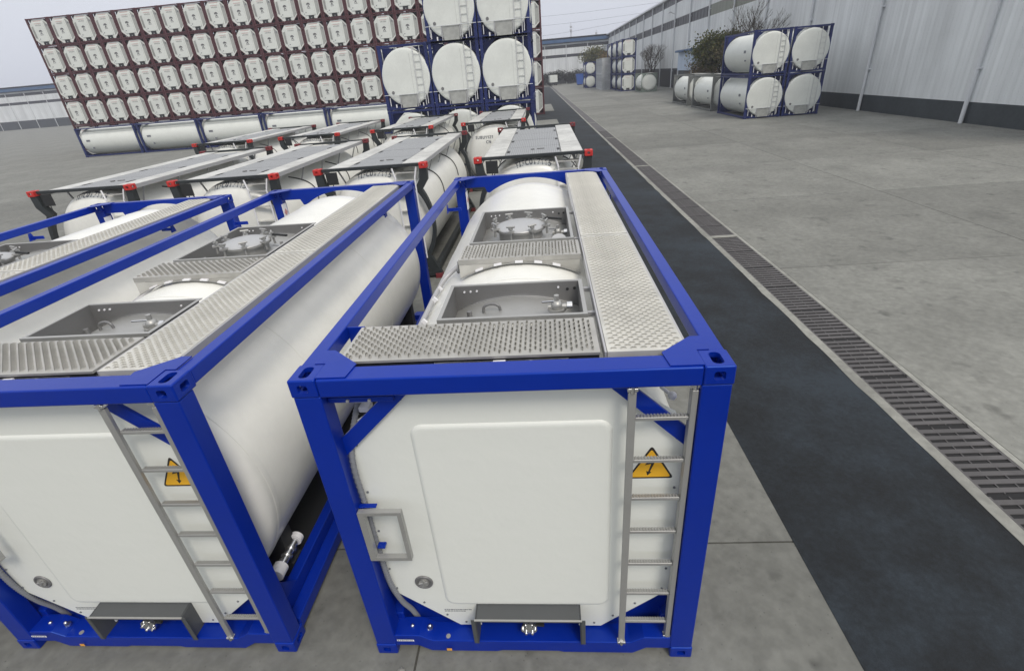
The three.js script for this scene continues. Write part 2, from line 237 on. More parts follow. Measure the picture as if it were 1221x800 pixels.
function makeBlueTank() {
  const t = thing('tank_container'); tag(t, '', 'tank container');
  for (const sx of [-1, 1]) for (const y of [0.059, 2.532]) for (const z of [-0.089, -5.969]) { const c = part('corner_casting', casting, M.blue, t); c.position.set(sx * 1.138, y, z); }
  const pz = [-0.008, -5.892];
  for (const sx of [-1, 1]) for (const [z0, z1] of [[-0.145, -0.006], [-6.052, -5.913]]) part('corner_post', [rbox(Math.min(sx * 1.213, sx * 1.052), Math.max(sx * 1.213, sx * 1.052), 0.1185, 2.4725, z0, z1, 0.010)], M.blue, t);
  // end beams
  part('top_beam', [rbox(-1.0565, 1.0565, 2.468, 2.586, -0.150, -0.004, 0.012, 3)], M.blue, t);
  { const pts = [[-1.0565, 2.586], [-1.0565, 2.43], [-0.74, 2.43], [-0.70, 2.34]]; for (let i = 0; i <= 16; i++) { const x = -0.66 + 1.32 * i / 16; pts.push([x, CY + Math.sqrt(1.212 ** 2 - x * x)]); } pts.push([0.70, 2.34], [0.74, 2.43], [1.0565, 2.43], [1.0565, 2.586]); part('top_beam', [ext(shape(pts), 0.10).translate(0, 0, -6.048)], M.blue, t); }
  { const p = [[-1.055, 0.10], [-0.88, 0.10], [-0.78, 0.032], [-0.26, 0.032], [-0.22, 0.045], [0.22, 0.045], [0.26, 0.032], [0.78, 0.032], [0.88, 0.10], [1.055, 0.10], [1.055, 0.212], [0.86, 0.212], [0.76, 0.150], [-0.76, 0.150], [-0.86, 0.212], [-1.055, 0.212]];
    for (const z of [-0.165, -6.052]) part('bottom_beam', [ext(shape(p), 0.145, { bevelEnabled: true, bevelSize: 0.006, bevelThickness: 0.006, bevelSegments: 2 }).translate(0, 0, z)], M.blue, t); }
  for (const [z0, z1] of [[-0.60, -0.172], [-5.9, -5.5]]) part('floor_plate', [box(-1.05, 1.05, 0.095, 0.125, z0, z1)], M.blue, t);
  for (const sx of [-1, 1]) {
    const X = (a, b) => [Math.min(sx * a, sx * b), Math.max(sx * a, sx * b)];
    part('top_rail', [rbox(...X(1.118, 1.213), 2.484, 2.584, -5.882, -0.176, 0.010)], M.blue, t);
    part('bottom_rail', [rbox(...X(1.10, 1.208), 0.045, 0.165, -5.882, -0.176, 0.010), rbox(...X(1.005, 1.098), 0.10, 0.29, -5.905, -0.15, 0.010)], M.blue, t);
    part('side_gusset', [ext(shape([[0, 0.28], [0, 0.62], [0.05, 0.58], [0.30, 0.28]]), 0.012).rotateY(Math.PI / 2).translate(sx * 1.09 - 0.006, 0, -0.15)], M.blue, t);
    for (const z of [0, 1]) { const f = z ? (q) => -6.058 - q : (q) => q; const p = [[1.06, -0.022], [0.885, -0.022], [0.868, -0.165], [1.058, -0.335], [1.125, -0.335], [1.125, -0.1785], [1.058, -0.1785]].map(([x, q]) => [sx * x, f(q)]); part('gusset_plate', [flat(shape(p), 0.0072, 2.5938)], M.blue, t); }
    for (const z of [-4.55]) part('rail_bracket', [ext(shape([[0, 0], [0.10, 0], [0.07, 0.11], [0.03, 0.11]]), 0.012).rotateY(Math.PI / 2).translate(sx * 1.115 - 0.006, 2.37, z), rbox(...X(0.93, 1.115), 2.385, 2.43, z - 0.07, z - 0.055, 0.004)], M.blue, t);
    // diagonal braces of the front end
    part('diagonal_brace', [ext(shape([[sx * 1.05, 2.10], [sx * 0.66, 2.468], [sx * 0.53, 2.468], [sx * 1.05, 1.965]]), 0.02).translate(0, 0, -0.118)], M.blue, t);
    part('lower_gusset', [ext(shape([[sx * 1.05, 0.126], [sx * 1.05, 0.86], [sx * 0.98, 0.82], [sx * 0.40, 0.126]]), 0.014).translate(0, 0, -0.24)], M.blue, t);
    for (const [z0, z1] of [[-0.75, -0.6], [-5.5, -5.35]]) part('saddle', [ext(shape([[sx * 1.0, 0.29], [sx * 1.0, 0.10], [sx * 0.35, 0.10], [sx * 0.42, 0.23], [sx * 0.75, 0.44], [sx * 0.98, 0.70], [sx * 0.98, 0.295]]), z1 - z0).translate(0, 0, z0)], M.black, t);
  }
  part('cross_rod', [rbox(-1.051, -0.66, 2.385, 2.420, -0.10, -0.07, 0.006)], M.blue, t);
  for (const x of [-0.93, -0.80]) part('bolt', [disc(0.010, 0.012, x, 2.402, -0.066, 8)], M.galv, t);
  // barrel
  const prof = [[0, -0.26], [0.86, -0.262], [1.02, -0.275], [1.11, -0.31], [1.165, -0.36], [RB, -0.42]]; for (let z = -0.9; z > -5.6; z -= 0.9) prof.push([RB, z]); prof.push([RB, -5.62], [1.165, -5.70], [1.10, -5.77], [0.98, -5.83], [0.001, -5.86]);
  let jacket = new Brush(lathe(prof.slice().reverse(), CY, 96)); jacket.updateMatrixWorld();
  for (const [z0, z1] of [[-0.775, -1.355], [-2.49, -3.69]]) { const c = new Brush(box(-0.487, 0.487, 2.20, 2.8, z1 - 0.003, z0 + 0.003)); c.updateMatrixWorld(); jacket = evalr.evaluate(jacket, c, SUBTRACTION); }
  const barrel = part('barrel', [jacket.geometry], M.white, t);
  for (const z of [-0.47, -1.62, -3.86, -5.45]) part('barrel_band', [lathe([[RB + 0.001, z - 0.028], [RB + 0.0045, z - 0.026], [RB + 0.0045, z + 0.026], [RB + 0.001, z + 0.028]], CY, 96)], M.white, barrel);
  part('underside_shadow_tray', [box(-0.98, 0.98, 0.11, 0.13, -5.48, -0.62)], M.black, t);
  // front end plate
  { const o = octagon(1.03, 0.18, 2.45, 0.48, 0.43); const s = new THREE.Shape(); s.moveTo(...o[0]); s.lineTo(...o[1]); s.lineTo(-0.385, 0.18); s.lineTo(-0.385, 0.44); s.lineTo(0.385, 0.44); s.lineTo(0.385, 0.18); for (let i = 2; i < 8; i++) s.lineTo(...o[i]); s.lineTo(...o[0]);
    const pl = part('end_plate', [ext(s, 0.016, { bevelEnabled: true, bevelSize: 0.003, bevelThickness: 0.003, bevelSegments: 2 }).translate(0, 0, -0.150), ext(shape(octagon(1.0, 0.45, 2.42, 0.46, 0.30)), 0.10).translate(0, 0, -0.262)], M.plate, t);
    const rs = rrect(-0.595, 0.575, 0.475, 2.135, 0.05);
    part('raised_panel', [ext(rs, 0.008, { bevelEnabled: true, bevelSize: 0.036, bevelThickness: 0.026, bevelSegments: 5, curveSegments: 10 }).translate(0, 0, -0.150)], M.plate, pl);
    for (const sx of [-1, 1]) for (const [x, y] of [[0.64, 2.36], [0.82, 2.20], [0.985, 2.02], [1.0, 1.62], [1.0, 1.25], [1.0, 0.85], [0.985, 0.63], [0.80, 0.46], [0.64, 0.31], [0.50, 0.22]]) part('screw', [disc(0.0085, 0.008, sx * x, y, -0.129, 8)], M.inkGrey, pl);
    // dial
    const d = part('gauge_dial', [new THREE.TorusGeometry(0.060, 0.010, 8, 28).translate(-0.765, 0.70, -0.128), disc(0.058, 0.004, -0.765, 0.70, -0.128, 28)], M.steelDark, pl);
    part('dial_face', [disc(0.036, 0.016, -0.763, 0.702, -0.122, 20), rod([-0.80, 0.70, -0.112], [-0.73, 0.72, -0.112], 0.008, 6), rod([-0.775, 0.67, -0.112], [-0.755, 0.735, -0.112], 0.009, 6)], M.steel, d);
    // hazard triangle
    const tri = (w, h, r, y0) => { const s = new THREE.Shape(); const A = [-w / 2, y0], B = [w / 2, y0], C = [0, y0 + h]; const P = [A, B, C]; for (let i = 0; i < 3; i++) { const p = P[i], q = P[(i + 1) % 3], o = P[(i + 2) % 3]; const n = (a, b) => { const l = Math.hypot(b[0] - a[0], b[1] - a[1]); return [a[0] + (b[0] - a[0]) * r / l, a[1] + (b[1] - a[1]) * r / l]; }; const i0 = n(p, o), i1 = n(p, q); if (i) s.lineTo(...i0); else s.moveTo(...i0); s.quadraticCurveTo(p[0], p[1], i1[0], i1[1]); } s.closePath(); return s; };
    const hz = part('hazard_sign', [ext(tri(0.29, 0.262, 0.028, 0), 0.001).translate(0.845, 1.70, -0.1309)], M.ink, pl);
    part('sign_face', [ext(tri(0.252, 0.222, 0.02, 0), 0.001).translate(0.845, 1.7125, -0.1298)], M.yellow, hz);
    part('lightning_bolt', [ext(shape([[0.012, 0.168], [-0.038, 0.098], [0.002, 0.108], [-0.014, 0.045], [-0.027, 0.050], [-0.018, 0.014], [0.006, 0.040], [-0.004, 0.044], [0.026, 0.130], [-0.010, 0.122], [0.026, 0.168]]), 0.001).translate(0.845, 1.7125, -0.1287)], M.ink, hz);
    // tiny notice: illegible print lines
    const ln = []; for (let r = 0; r < 2; r++) for (let x = 0, i = 0; x < 0.20; i++) { const w = 0.008 + 0.016 * rnd(); ln.push(box(-0.655 + x, -0.655 + x + w, 0.365 - r * 0.018, 0.374 - r * 0.018, -0.1308, -0.1298)); x += w + 0.004; if (r && x > 0.15) break; }
    part('notice_print', ln, M.inkGrey, pl);
  }
  // ladder
  const lad = part('ladder', [rbox(0.672, 0.716, 0.16, 2.43, -0.042, -0.016, 0.004), rbox(1.012, 1.046, 0.22, 2.43, -0.075, -0.020, 0.004)], M.steel, t);
  for (const y of [0.40, 0.72, 1.03, 1.34, 1.635, 1.94, 2.25]) { const g = [rbox(0.7165, 1.0115, y - 0.024, y, -0.062, -0.030, 0.004)]; for (let x = 0.73; x < 1.0; x += 0.0185) g.push(box(x, x + 0.009, y, y + 0.006, -0.060, -0.034)); part('rung', g, M.steel, lad); }
  for (const [x, y, z] of [[0.694, 0.148, -0.028], [1.029, 0.208, -0.045], [0.694, 2.44, -0.028], [1.029, 2.44, -0.045]]) part('clip', [rbox(x - 0.03, x + 0.03, y, y + 0.022, z - 0.02, z + 0.02, 0.004), cyl(0.012, 0.04, x, y + 0.01, z + 0.014, 8)], M.chrome, lad);
  // document holder loop
  { const s = rrect(-1.048, -0.755, 1.10, 1.56, 0.004); s.holes.push(rrect(-1.003, -0.783, 1.128, 1.534, 0.004)); const h = part('document_holder', [ext(s, 0.038).translate(0, 0, -0.040)], M.steel, t); part('holder_lug', [rbox(-1.0, -0.945, 1.168, 1.188, -0.09, -0.045, 0.004)], M.blue, h); part('holder_lug', [rbox(-1.05, -0.93, 1.560, 1.568, -0.08, -0.045, 0.003)], M.blue, h); }
  // outlet canopy with valve
  { const c = part('outlet_canopy', [ext(shape([[0, 0.440], [0.136, 0.432], [0.136, 0.405], [0.142, 0.405], [0.142, 0.439], [0.002, 0.448]]), 0.77).rotateY(-Math.PI / 2).translate(0.385, 0, -0.15)], M.tray, t);
    for (const sx of [-1, 1]) part('canopy_side', [ext(shape([[0, 0.13], [0.135, 0.151], [0.150, 0.151], [0.150, 0.438], [0, 0.447]]), 0.006).rotateY(-Math.PI / 2).translate(sx * 0.392 + 0.003, 0, -0.15), rbox(Math.min(sx * 0.39, sx * 0.425), Math.max(sx * 0.39, sx * 0.425), 0.152, 0.440, -0.006, 0.0, 0.002)], M.tray, c);
    part('canopy_lip', [rbox(-0.40, 0.40, 0.432, 0.444, -0.008, 0.006, 0.003)], M.steel, c);
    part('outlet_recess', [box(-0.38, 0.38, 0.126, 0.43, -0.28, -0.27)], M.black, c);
    const v = part('outlet_valve', [disc(0.062, 0.02, 0.0, 0.255, -0.06, 18), disc(0.045, 0.12, 0.0, 0.255, -0.12, 16), disc(0.07, 0.018, 0, 0.255, -0.17, 16), cyl(0.02, 0.08, 0.0, 0.32, -0.10, 10), ...[0, 1, 2, 3, 4, 5].map((k) => disc(0.009, 0.03, 0.048 * Math.cos(k * 1.047), 0.255 + 0.048 * Math.sin(k * 1.047), -0.05, 6))], M.chrome, t);
    part('valve_handle', [bar([0.05, 0.27, -0.08], [0.115, 0.28, -0.07], 0.02, 0.02)], M.black, v); }
  // stickers, studs, conduit
  part('serial_sticker', [box(-1.035, -0.90, 0.172, 0.190, 0.0, 0.0012)], M.sticker, t); 
  { const p = []; for (let x = -1.03; x < -0.91;) { const w = 0.005 + 0.01 * rnd(); p.push(box(x, x + w, 0.176, 0.186, 0.0012, 0.0018)); x += w + 0.006; } part('sticker_print', p, M.inkGrey, t.children[t.children.length - 1]); }
  part('orange_sticker', [box(-0.655, -0.615, 0.055, 0.082, 0.0, 0.0012)], M.orange, t);
  part('earth_boss', [cyl(0.018, 0.008, -0.64, 0.158, -0.05, 14)], M.steel, t);
  for (const x of [-0.93, -0.79]) part('earthing_stud', [rod([x, 0.125, -0.12], [x - 0.01, 0.19, -0.09], 0.014, 8), cyl(0.024, 0.02, x, 0.19, -0.10, 6), new THREE.SphereGeometry(0.016, 8, 6).translate(x + 0.005, 0.225, -0.09)], M.chrome, t);
  { const r = []; const pts = [[-0.93, 2.36, -0.34], [-0.985, 2.20, -0.24], [-1.022, 1.97, -0.112], [-1.024, 1.5, -0.100], [-1.022, 1.0, -0.100], [-1.010, 0.70, -0.105], [-0.975, 0.45, -0.14], [-0.945, 0.28, -0.19], [-0.92, 0.12, -0.22]]; r.push(tube(pts, 0.0175, 60, 10)); const c = new THREE.CatmullRomCurve3(pts.map((p) => new THREE.Vector3(...p))); for (let i = 0; i < 90; i++) { const p = c.getPoint(i / 90), d = c.getTangent(i / 90); r.push(new THREE.TorusGeometry(0.018, 0.003, 5, 10).applyQuaternion(new THREE.Quaternion().setFromUnitVectors(new THREE.Vector3(0, 0, 1), d)).translate(p.x, p.y, p.z)); } part('conduit', r, M.hose, t); }
  part('conduit_clamp', [rbox(-1.0, -0.92, 2.26, 2.30, -0.29, -0.24, 0.01), rbox(-0.96, -0.89, 2.20, 2.24, -0.30, -0.22, 0.01)], M.capWhite, t);
  part('cap_knob', [new THREE.SphereGeometry(0.028, 12, 8).translate(0.99, 2.19, -0.32), rod([0.93, 2.22, -0.38], [0.99, 2.19, -0.32], 0.012)], M.capWhite, t);
  // steam pipe along the shoulder
  { const a = (x, r) => CY + Math.sqrt(r * r - x * x); part('shoulder_pipe', [tube([[-0.80, a(0.80, 1.230), -0.45], [-0.80, a(0.80, 1.230), -1.0], [-0.80, a(0.80, 1.230), -1.6], [-0.79, a(0.79, 1.230), -2.05], [-0.72, a(0.72, 1.240), -2.22], [-0.58, a(0.58, 1.250), -2.28]], 0.022, 40, 10)], M.galv, t);
    for (const z of [-0.85, -1.35, -1.8, -2.05]) part('pipe_clamp', [T(box(-0.035, 0.035, -0.012, 0.03, -0.012, 0.012), -0.78, a(0.78, 1.215), z, 0, 0, 0.75)], M.capWhite, t);
    part('pipe_end', [rod([-0.60, a(0.58, 1.23), -2.12], [-0.46, a(0.46, 1.23), -2.12], 0.02), cyl(0.03, 0.09, -0.56, 2.46, -2.12, 8), cyl(0.03, 0.09, -0.48, 2.48, -2.12, 8)], M.steelDark, t); }
  // walkways on top
  const Y = 2.578;
  const side = plank(0.44, 2.25), sideF = plank(0.44, 3.38), front = plank(0.455, 1.545, 0.012, 0.0054, 0.016), mid = plank(0.42, 1.09, 0.010, 0.0056);
  const put = (g, m, x, z, ry) => { const p = part('walkway_plank', g, m, t); p.position.set(x, Y, z); p.rotation.y = ry; return p; };
  put(side, M.grip, 0.80, -0.215, 0); put(sideF, M.grip, 0.80, -2.49, 0);
  put(front, M.gripFront, -1.005, -0.4425, -Math.PI / 2); put(mid, M.gripFront, -0.545, -2.15, -Math.PI / 2);
  part('walkway_frame', [box(0.565, 0.577, 2.50, 2.575, -5.88, -0.22), box(1.022, 1.034, 2.50, 2.575, -5.88, -0.22), ...[-0.7, -1.6, -2.45, -3.4, -4.4, -5.4].map((z) => box(0.577, 1.022, 2.50, 2.53, z, z + 0.04))], M.galv, t);
  part('perforated_flange', [box(-1.0, -0.43, 2.44, 2.556, -0.232, -0.226), box(0.36, 0.535, 2.44, 2.556, -0.232, -0.226), box(-0.43, 0.36, 2.545, 2.556, -0.232, -0.226)], M.black, t);
  for (let x = -0.96; x < 0.52; x += 0.034) if (x < -0.46 || x > 0.38) part('flange_hole', [disc(0.0075, 0.002, x, 2.515, -0.2245, 8)], M.capWhite, t.children[t.children.length - 1].name === 'perforated_flange' ? t.children[t.children.length - 1] : t.children.find((c) => c.name === 'perforated_flange'));
  for (const z of [-0.66, -0.30]) part('plank_support', [box(-1.0, 0.53, 2.50, 2.53, z - 0.02, z)], M.steelDark, t);
  part('rail_stay', [rbox(-1.118, -0.995, 2.44, 2.572, -0.70, -0.688, 0.004)], M.blue, t);
  // arched supports under the cross planks, with packing tabs
  for (const [z, w, tabs] of [[-1.945, 0.54, [-0.36, -0.19, 0, 0.17, 0.33]]]) {
    const pts = [[-w, 2.53], [w, 2.53]]; for (let i = 0; i <= 20; i++) { const x = w - 2 * w * i / 20; pts.push([x, CY + Math.sqrt(1.208 ** 2 - x * x)]); }
    const a = part('arch_support', [ext(shape(pts), 0.006).translate(0, 0, z)], M.grip, t);
    const rim = []; for (let i = 0; i < 24; i++) { const x0 = w - 2 * w * i / 24, x1 = w - 2 * w * (i + 1) / 24, f = (x) => CY + Math.sqrt(1.212 ** 2 - x * x); rim.push(bar([x0, f(x0), z + 0.014], [x1, f(x1), z + 0.014], 0.028, 0.005)); } part('arch_rim', rim, M.steel, a);
    for (const x of tabs) part('tab', [T(box(-0.035, 0.035, -0.006, 0.006, 0, 0.034), x, CY + Math.sqrt(1.222 ** 2 - x * x), z + 0.006, 0, 0, -Math.asin(x / 1.220))], M.capWhite, a);
  }
  { const o = [], n = []; for (let i = 0; i <= 20; i++) { const x = -0.46 + 0.86 * i / 20; o.push([x, CY + Math.sqrt(1.222 ** 2 - x * x)]); n.unshift([x, CY + Math.sqrt(1.13 ** 2 - x * x)]); }
    const a = part('arch_support', [ext(shape([...o, ...n]), 0.006).translate(0, 0, -0.212)], M.grip, t);
    for (const x of [-0.27, -0.04, 0.17]) part('tab', [T(box(-0.036, 0.036, -0.004, 0.010, 0, 0.03), x, CY + Math.sqrt(1.222 ** 2 - x * x), -0.215, 0, 0, -Math.asin(x / 1.22))], M.capWhite, a); }
  // spill boxes
  function spillBox(z0, z1) {
    const w = 0.49, y0 = 2.27, y1 = 2.56, th = 0.005; const b = part('spill_box', [box(-w, w, y0, y1, z0 - th, z0), box(-w, w, y0, y1, z1, z1 + th), box(-w, -w + th, y0, y1, z1 + th, z0 - th), box(w - th, w, y0, y1, z1 + th, z0 - th)], M.steelDark, t);
    part('box_rim', [box(-w - 0.022, w + 0.022, y1, y1 + 0.006, z0 - 0.004, z0 + 0.024), box(-w - 0.022, w + 0.022, y1, y1 + 0.006, z1 - 0.024, z1 + 0.004), box(-w - 0.022, -w + 0.006, y1, y1 + 0.006, z1 + 0.004, z0 - 0.004), box(w - 0.006, w + 0.022, y1, y1 + 0.006, z1 + 0.004, z0 - 0.004), box(-w - 0.022, w + 0.022, y1 - 0.022, y1, z0 + 0.020, z0 + 0.024)], M.steel, b);
    const ang = Math.asin(w / 1.14); part('box_floor', [new THREE.CylinderGeometry(1.14, 1.14, z0 - z1 - 0.012, 32, 1, true, -ang, 2 * ang).rotateX(-Math.PI / 2).rotateZ(0).translate(0, CY, (z0 + z1) / 2)], M.steel, b);
    { const seam = []; for (let i = 0; i < 20; i++) { const f = (x) => CY + Math.sqrt(1.146 ** 2 - x * x), x0 = -0.44 + 0.044 * i; seam.push(bar([x0, f(x0), z1 + 0.010], [x0 + 0.044, f(x0 + 0.044), z1 + 0.010], 0.012, 0.008)); } part('weld_seam', seam, M.chrome, b); }
    part('wall_stud', [[-0.41, 2.515], [-0.36, 2.517], [-0.31, 2.519], [0.33, 2.52]].map(([x, y]) => disc(0.0085, 0.010, x, y, z1 + 0.008, 8)).reduce((a, g) => (a.push(g), a), []), M.capWhite, b);
    part('wall_hole', [disc(0.012, 0.004, 0.40, 2.50, z1 + 0.007, 10), disc(0.012, 0.004, 0.455, 2.505, z1 + 0.007, 10)], M.black, b);
    part('box_bracket', [box(w, 0.565, 2.50, 2.53, z0 - 0.10, z0 - 0.07), box(w, 0.565, 2.50, 2.53, z1 + 0.05, z1 + 0.08)], M.galv, b);
    return b;
  }
  const b1 = spillBox(-0.775, -1.355), b2 = spillBox(-2.49, -3.69);
  valve(0.31, 2.41, -1.02, 1.05, b1);
  part('handle', [tube([[-0.24, 2.42, -1.12], [-0.23, 2.485, -1.12], [-0.17, 2.505, -1.12], [-0.12, 2.49, -1.11], [-0.11, 2.44, -1.11]], 0.011, 20, 8)], M.steelDark, b1);
  part('drain_plug', [cyl(0.02, 0.08, -0.345, 2.42, -1.1, 8), cyl(0.03, 0.014, -0.345, 2.40, -1.1, 8)], M.steelDark, b1);
  const man = part('manhole_neck', [cyl(0.235, 0.16, -0.03, 2.47, -3.02, 36), cyl(0.27, 0.02, -0.03, 2.545, -3.02, 36)], M.steel, b2);
  part('manhole_lid', [new THREE.LatheGeometry([[0.001, 0.055], [0.10, 0.052], [0.20, 0.035], [0.262, 0.012], [0.268, 0]].map((p) => new THREE.Vector2(...p)).reverse(), 40).translate(-0.03, 2.557, -3.02)], M.lid, b2);
  const sb = []; for (let k = 0; k < 8; k++) { const a = k * Math.PI / 4 + 0.3, c = Math.cos(a), s = Math.sin(a); sb.push(rod([-0.03 + 0.30 * c, 2.49, -3.02 + 0.30 * s], [-0.03 + 0.29 * c, 2.61, -3.02 + 0.29 * s], 0.012, 8), bar([-0.03 + 0.25 * c, 2.575, -3.02 + 0.25 * s], [-0.03 + 0.33 * c, 2.575, -3.02 + 0.33 * s], 0.05, 0.02), cyl(0.026, 0.02, -0.03 + 0.29 * c, 2.61, -3.02 + 0.29 * s, 6), rod([-0.03 + 0.29 * c - 0.045 * s, 2.625, -3.02 + 0.29 * s + 0.045 * c], [-0.03 + 0.29 * c + 0.045 * s, 2.63, -3.02 + 0.29 * s - 0.045 * c], 0.011, 6)); } for (const g of sb) g; 
  for (let k = 0; k < 8; k++) part('swing_bolt', sb.slice(k * 4, k * 4 + 4), M.steel, man);
  valve(0.37, 2.37, -3.05, 0.95, b2); valve(-0.37, 2.37, -2.75, 0.7, b2, 'vent_valve');
  part('blank_flange', [T(cyl(0.075, 0.03, 0, 0, 0, 22), 0.375, 2.45, -2.80, 0.5, 0, 0)], M.lid, b2);
  part('lever', [bar([0.24, 2.60, -3.15], [0.42, 2.585, -3.12], 0.025, 0.02)], M.black, b2);
  // document tube on the right bottom rail
  { const d = part('document_tube', [rod([1.0, 0.45, -0.75], [1.0, 0.45, -0.38], 0.035, 14), rod([0.95, 0.43, -0.75], [0.95, 0.43, -0.44], 0.014, 8)], M.chrome, t); part('tube_cap', [rod([1.0, 0.45, -0.36], [1.0, 0.45, -0.46], 0.062, 20)], M.capWhite, d); part('tube_cap', [rod([1.0, 0.45, -0.72], [1.0, 0.45, -0.77], 0.058, 20)], M.capWhite, d); for (const z of [-0.55, -0.62]) part('tube_ring', [rod([1.0, 0.45, z], [1.0, 0.45, z - 0.02], 0.048, 16)], M.chrome, d); }
  // warning placard on the rear post
  { const p = part('placard', [box(-1.046, -1.035, 2.10, 2.38, -6.0, -5.86)], M.sticker, t); part('placard_emblem', [T(box(-0.001, 0.001, -0.042, 0.042, -0.042, 0.042), -1.0335, 2.24, -5.93, Math.PI / 4, 0, 0)], M.inkRed, p); }
  return t;
}
const GB = 'blue framed tank containers parked side by side at the front';
const blueMain = makeBlueTank(); tag(blueMain, 'white tank in bright blue frame, the nearest one, with hazard triangle and document holder', 'tank container', GB);
copyOf(blueMain, 'tank_container', [-3.12, 0, 0], 0, 'white tank in bright blue frame standing just left of the nearest one', GB);
copyOf(blueMain, 'tank_container', [-6.24, 0, 0.1], 0, 'white tank in bright blue frame, leftmost of the front row', GB);

// ------------------------------------------------------------------ swap tanks: charcoal end frames, red corner castings
function makeSwapTank(L) {
  const t = thing('swap_tank'); tag(t, '', 'tank container'); const H = 2.55, cy = 1.29, r = 1.15;
  const prof = [[0.001, -0.05], [0.5, -0.065], [0.80, -0.10], [0.95, -0.15], [1.05, -0.22], [1.115, -0.32], [1.142, -0.42], [r, -0.54], [r, -L + 0.66], [1.11, -L + 0.53], [1.04, -L + 0.40], [0.88, -L + 0.27], [0.6, -L + 0.16], [0.001, -L + 0.1]];
  part('barrel', [lathe(prof.reverse(), cy, 72)], M.white, t);
  for (const [z, m] of [[-0.17, M.red], [-L + 0.01, M.redDark]]) for (const sx of [-1, 1]) {
    const c = part('corner_casting', casting, m, t); c.position.set(sx * 1.138, H - 0.059, z + 0.079); 
    part('bottom_casting', [rbox(Math.min(sx * 1.219, sx * 1.06), Math.max(sx * 1.219, sx * 1.06), 0, 0.118, z, z + 0.158, 0.008)], M.redDark, t);
    const e = [], f = []; for (let i = 0; i <= 14; i++) { const y = 0.52 + 1.5 * i / 14; e.push([sx * Math.sqrt(1.153 ** 2 - (y - cy) ** 2), y]); } for (let i = 0; i <= 14; i++) { const y = 2.0 - 1.46 * i / 14; f.push([sx * Math.min(1.215, Math.sqrt(1.222 ** 2 - (y - cy) ** 2) + 0.10 * Math.abs(y - 1.27) ** 2), y]); }
    part('end_post', [ext(shape([[sx * 1.06, 0.119], [sx * 0.80, 0.40], ...e, [sx * 1.02, 2.22], [sx * 1.05, H - 0.12], [sx * 1.205, H - 0.12], [sx * 1.195, 2.2], ...f, [sx * 1.215, 0.119]]), 0.13).translate(0, 0, z + 0.012)], M.charcoal, t);
  }
  for (const z of [-0.10, -L + 0.08]) { part('top_beam', [rbox(-1.056, 1.056, H - 0.075, H - 0.012, z - 0.03, z + 0.03, 0.006)], M.charcoal, t); part('bottom_beam', [rbox(-1.056, 1.056, 0.06, 0.20, z - 0.06, z + 0.06, 0.008)], M.charcoal, t); }
  for (const sx of [-1, 1]) part('bottom_rail', [rbox(sx > 0 ? 1.0 : -1.12, sx > 0 ? 1.12 : -1.0, 0.12, 0.24, -L + 0.1, -0.15, 0.008)], M.charcoal, t);
  const Y = H - 0.045;
  for (const sx of [-1, 1]) {
    part('side_walkway', [rbox(sx > 0 ? 0.60 : -1.04, sx > 0 ? 1.04 : -0.60, Y - 0.035, Y, -L + 0.14, -0.16, 0.006)], M.walk, t);
    part('walkway_edge', [box(sx > 0 ? 1.042 : -1.048, sx > 0 ? 1.048 : -1.042, Y - 0.09, Y - 0.01, -L + 0.14, -0.16)], M.galv, t);
    for (let i = 0; i < 5; i++) { const z = -0.7 - i * (L - 1.4) / 4; part('walkway_bracket', [bar([sx * 0.98, Y - 0.04, z], [sx * 0.82, cy + Math.sqrt(r * r - 0.82 * 0.82), z], 0.04, 0.02)], M.galv, t); }
    for (let i = 0; i < 2; i++) { const z = -1.6 - i * 2.3, q = []; for (let k = 0; k <= 8; k++) { const a = 0.62 + k * 0.09; q.push([sx * (r + 0.012) * Math.sin(a), cy + (r + 0.012) * Math.cos(a), z - Math.sin(k / 8 * Math.PI) * 0.35 - k * 0.04]); } part('steam_hose', [tube(q, 0.014, 24, 6)], M.rubber, t); }
  }
  for (let i = 0; i < 4; i++) { const z0 = -0.22 - i * (L - 0.9) / 4, z1 = z0 - (L - 0.9) / 4 + 0.03; part('grating_panel', [box(-0.585, 0.585, Y - 0.03, Y - 0.004 - 0.001 * (i % 2), z1, z0)], M.mesh, t); }
  for (const sx of [-1, 1]) for (const z of [-0.75, -2.6, -4.6]) part('grating_slot', [box(sx * 0.545 - 0.03, sx * 0.545 + 0.03, Y - 0.003, Y + 0.004, z - 0.26, z)], M.black, t);
  part('hatch_handle', [box(-0.05, 0.02, Y - 0.003, Y + 0.02, -1.05, -0.98), box(0.08, 0.24, Y - 0.003, Y + 0.014, -1.08, -1.04)], M.steelDark, t);
  part('hanging_box', [rbox(-0.98, -0.73, H - 0.34, H - 0.085, -0.075, -0.055, 0.006)], M.black, t);
  part('strap', [box(-0.87, -0.85, H - 0.58, H - 0.34, -0.07, -0.064)], M.black, t);
  const lad = part('step_ladder', [bar([0.46, H - 0.09, -0.07], [0.52, H - 0.30, -0.03], 0.025, 0.025), bar([0.52, H - 0.30, -0.03], [0.52, 0.5, -0.02], 0.025, 0.025), bar([0.98, H - 0.09, -0.07], [0.93, H - 0.30, -0.03], 0.025, 0.025), bar([0.93, H - 0.30, -0.03], [0.93, 0.5, -0.02], 0.025, 0.025)], M.capWhite, t);
  for (let y = 0.6; y < 2.4; y += 0.32) part('step', [box(0.53, 0.92, y, y + 0.02, -0.09, -0.02)], M.walk, lad);
  part('step_plate', [box(0.50, 0.96, H - 0.20, H - 0.19, -0.30, -0.06)], M.walk, lad);
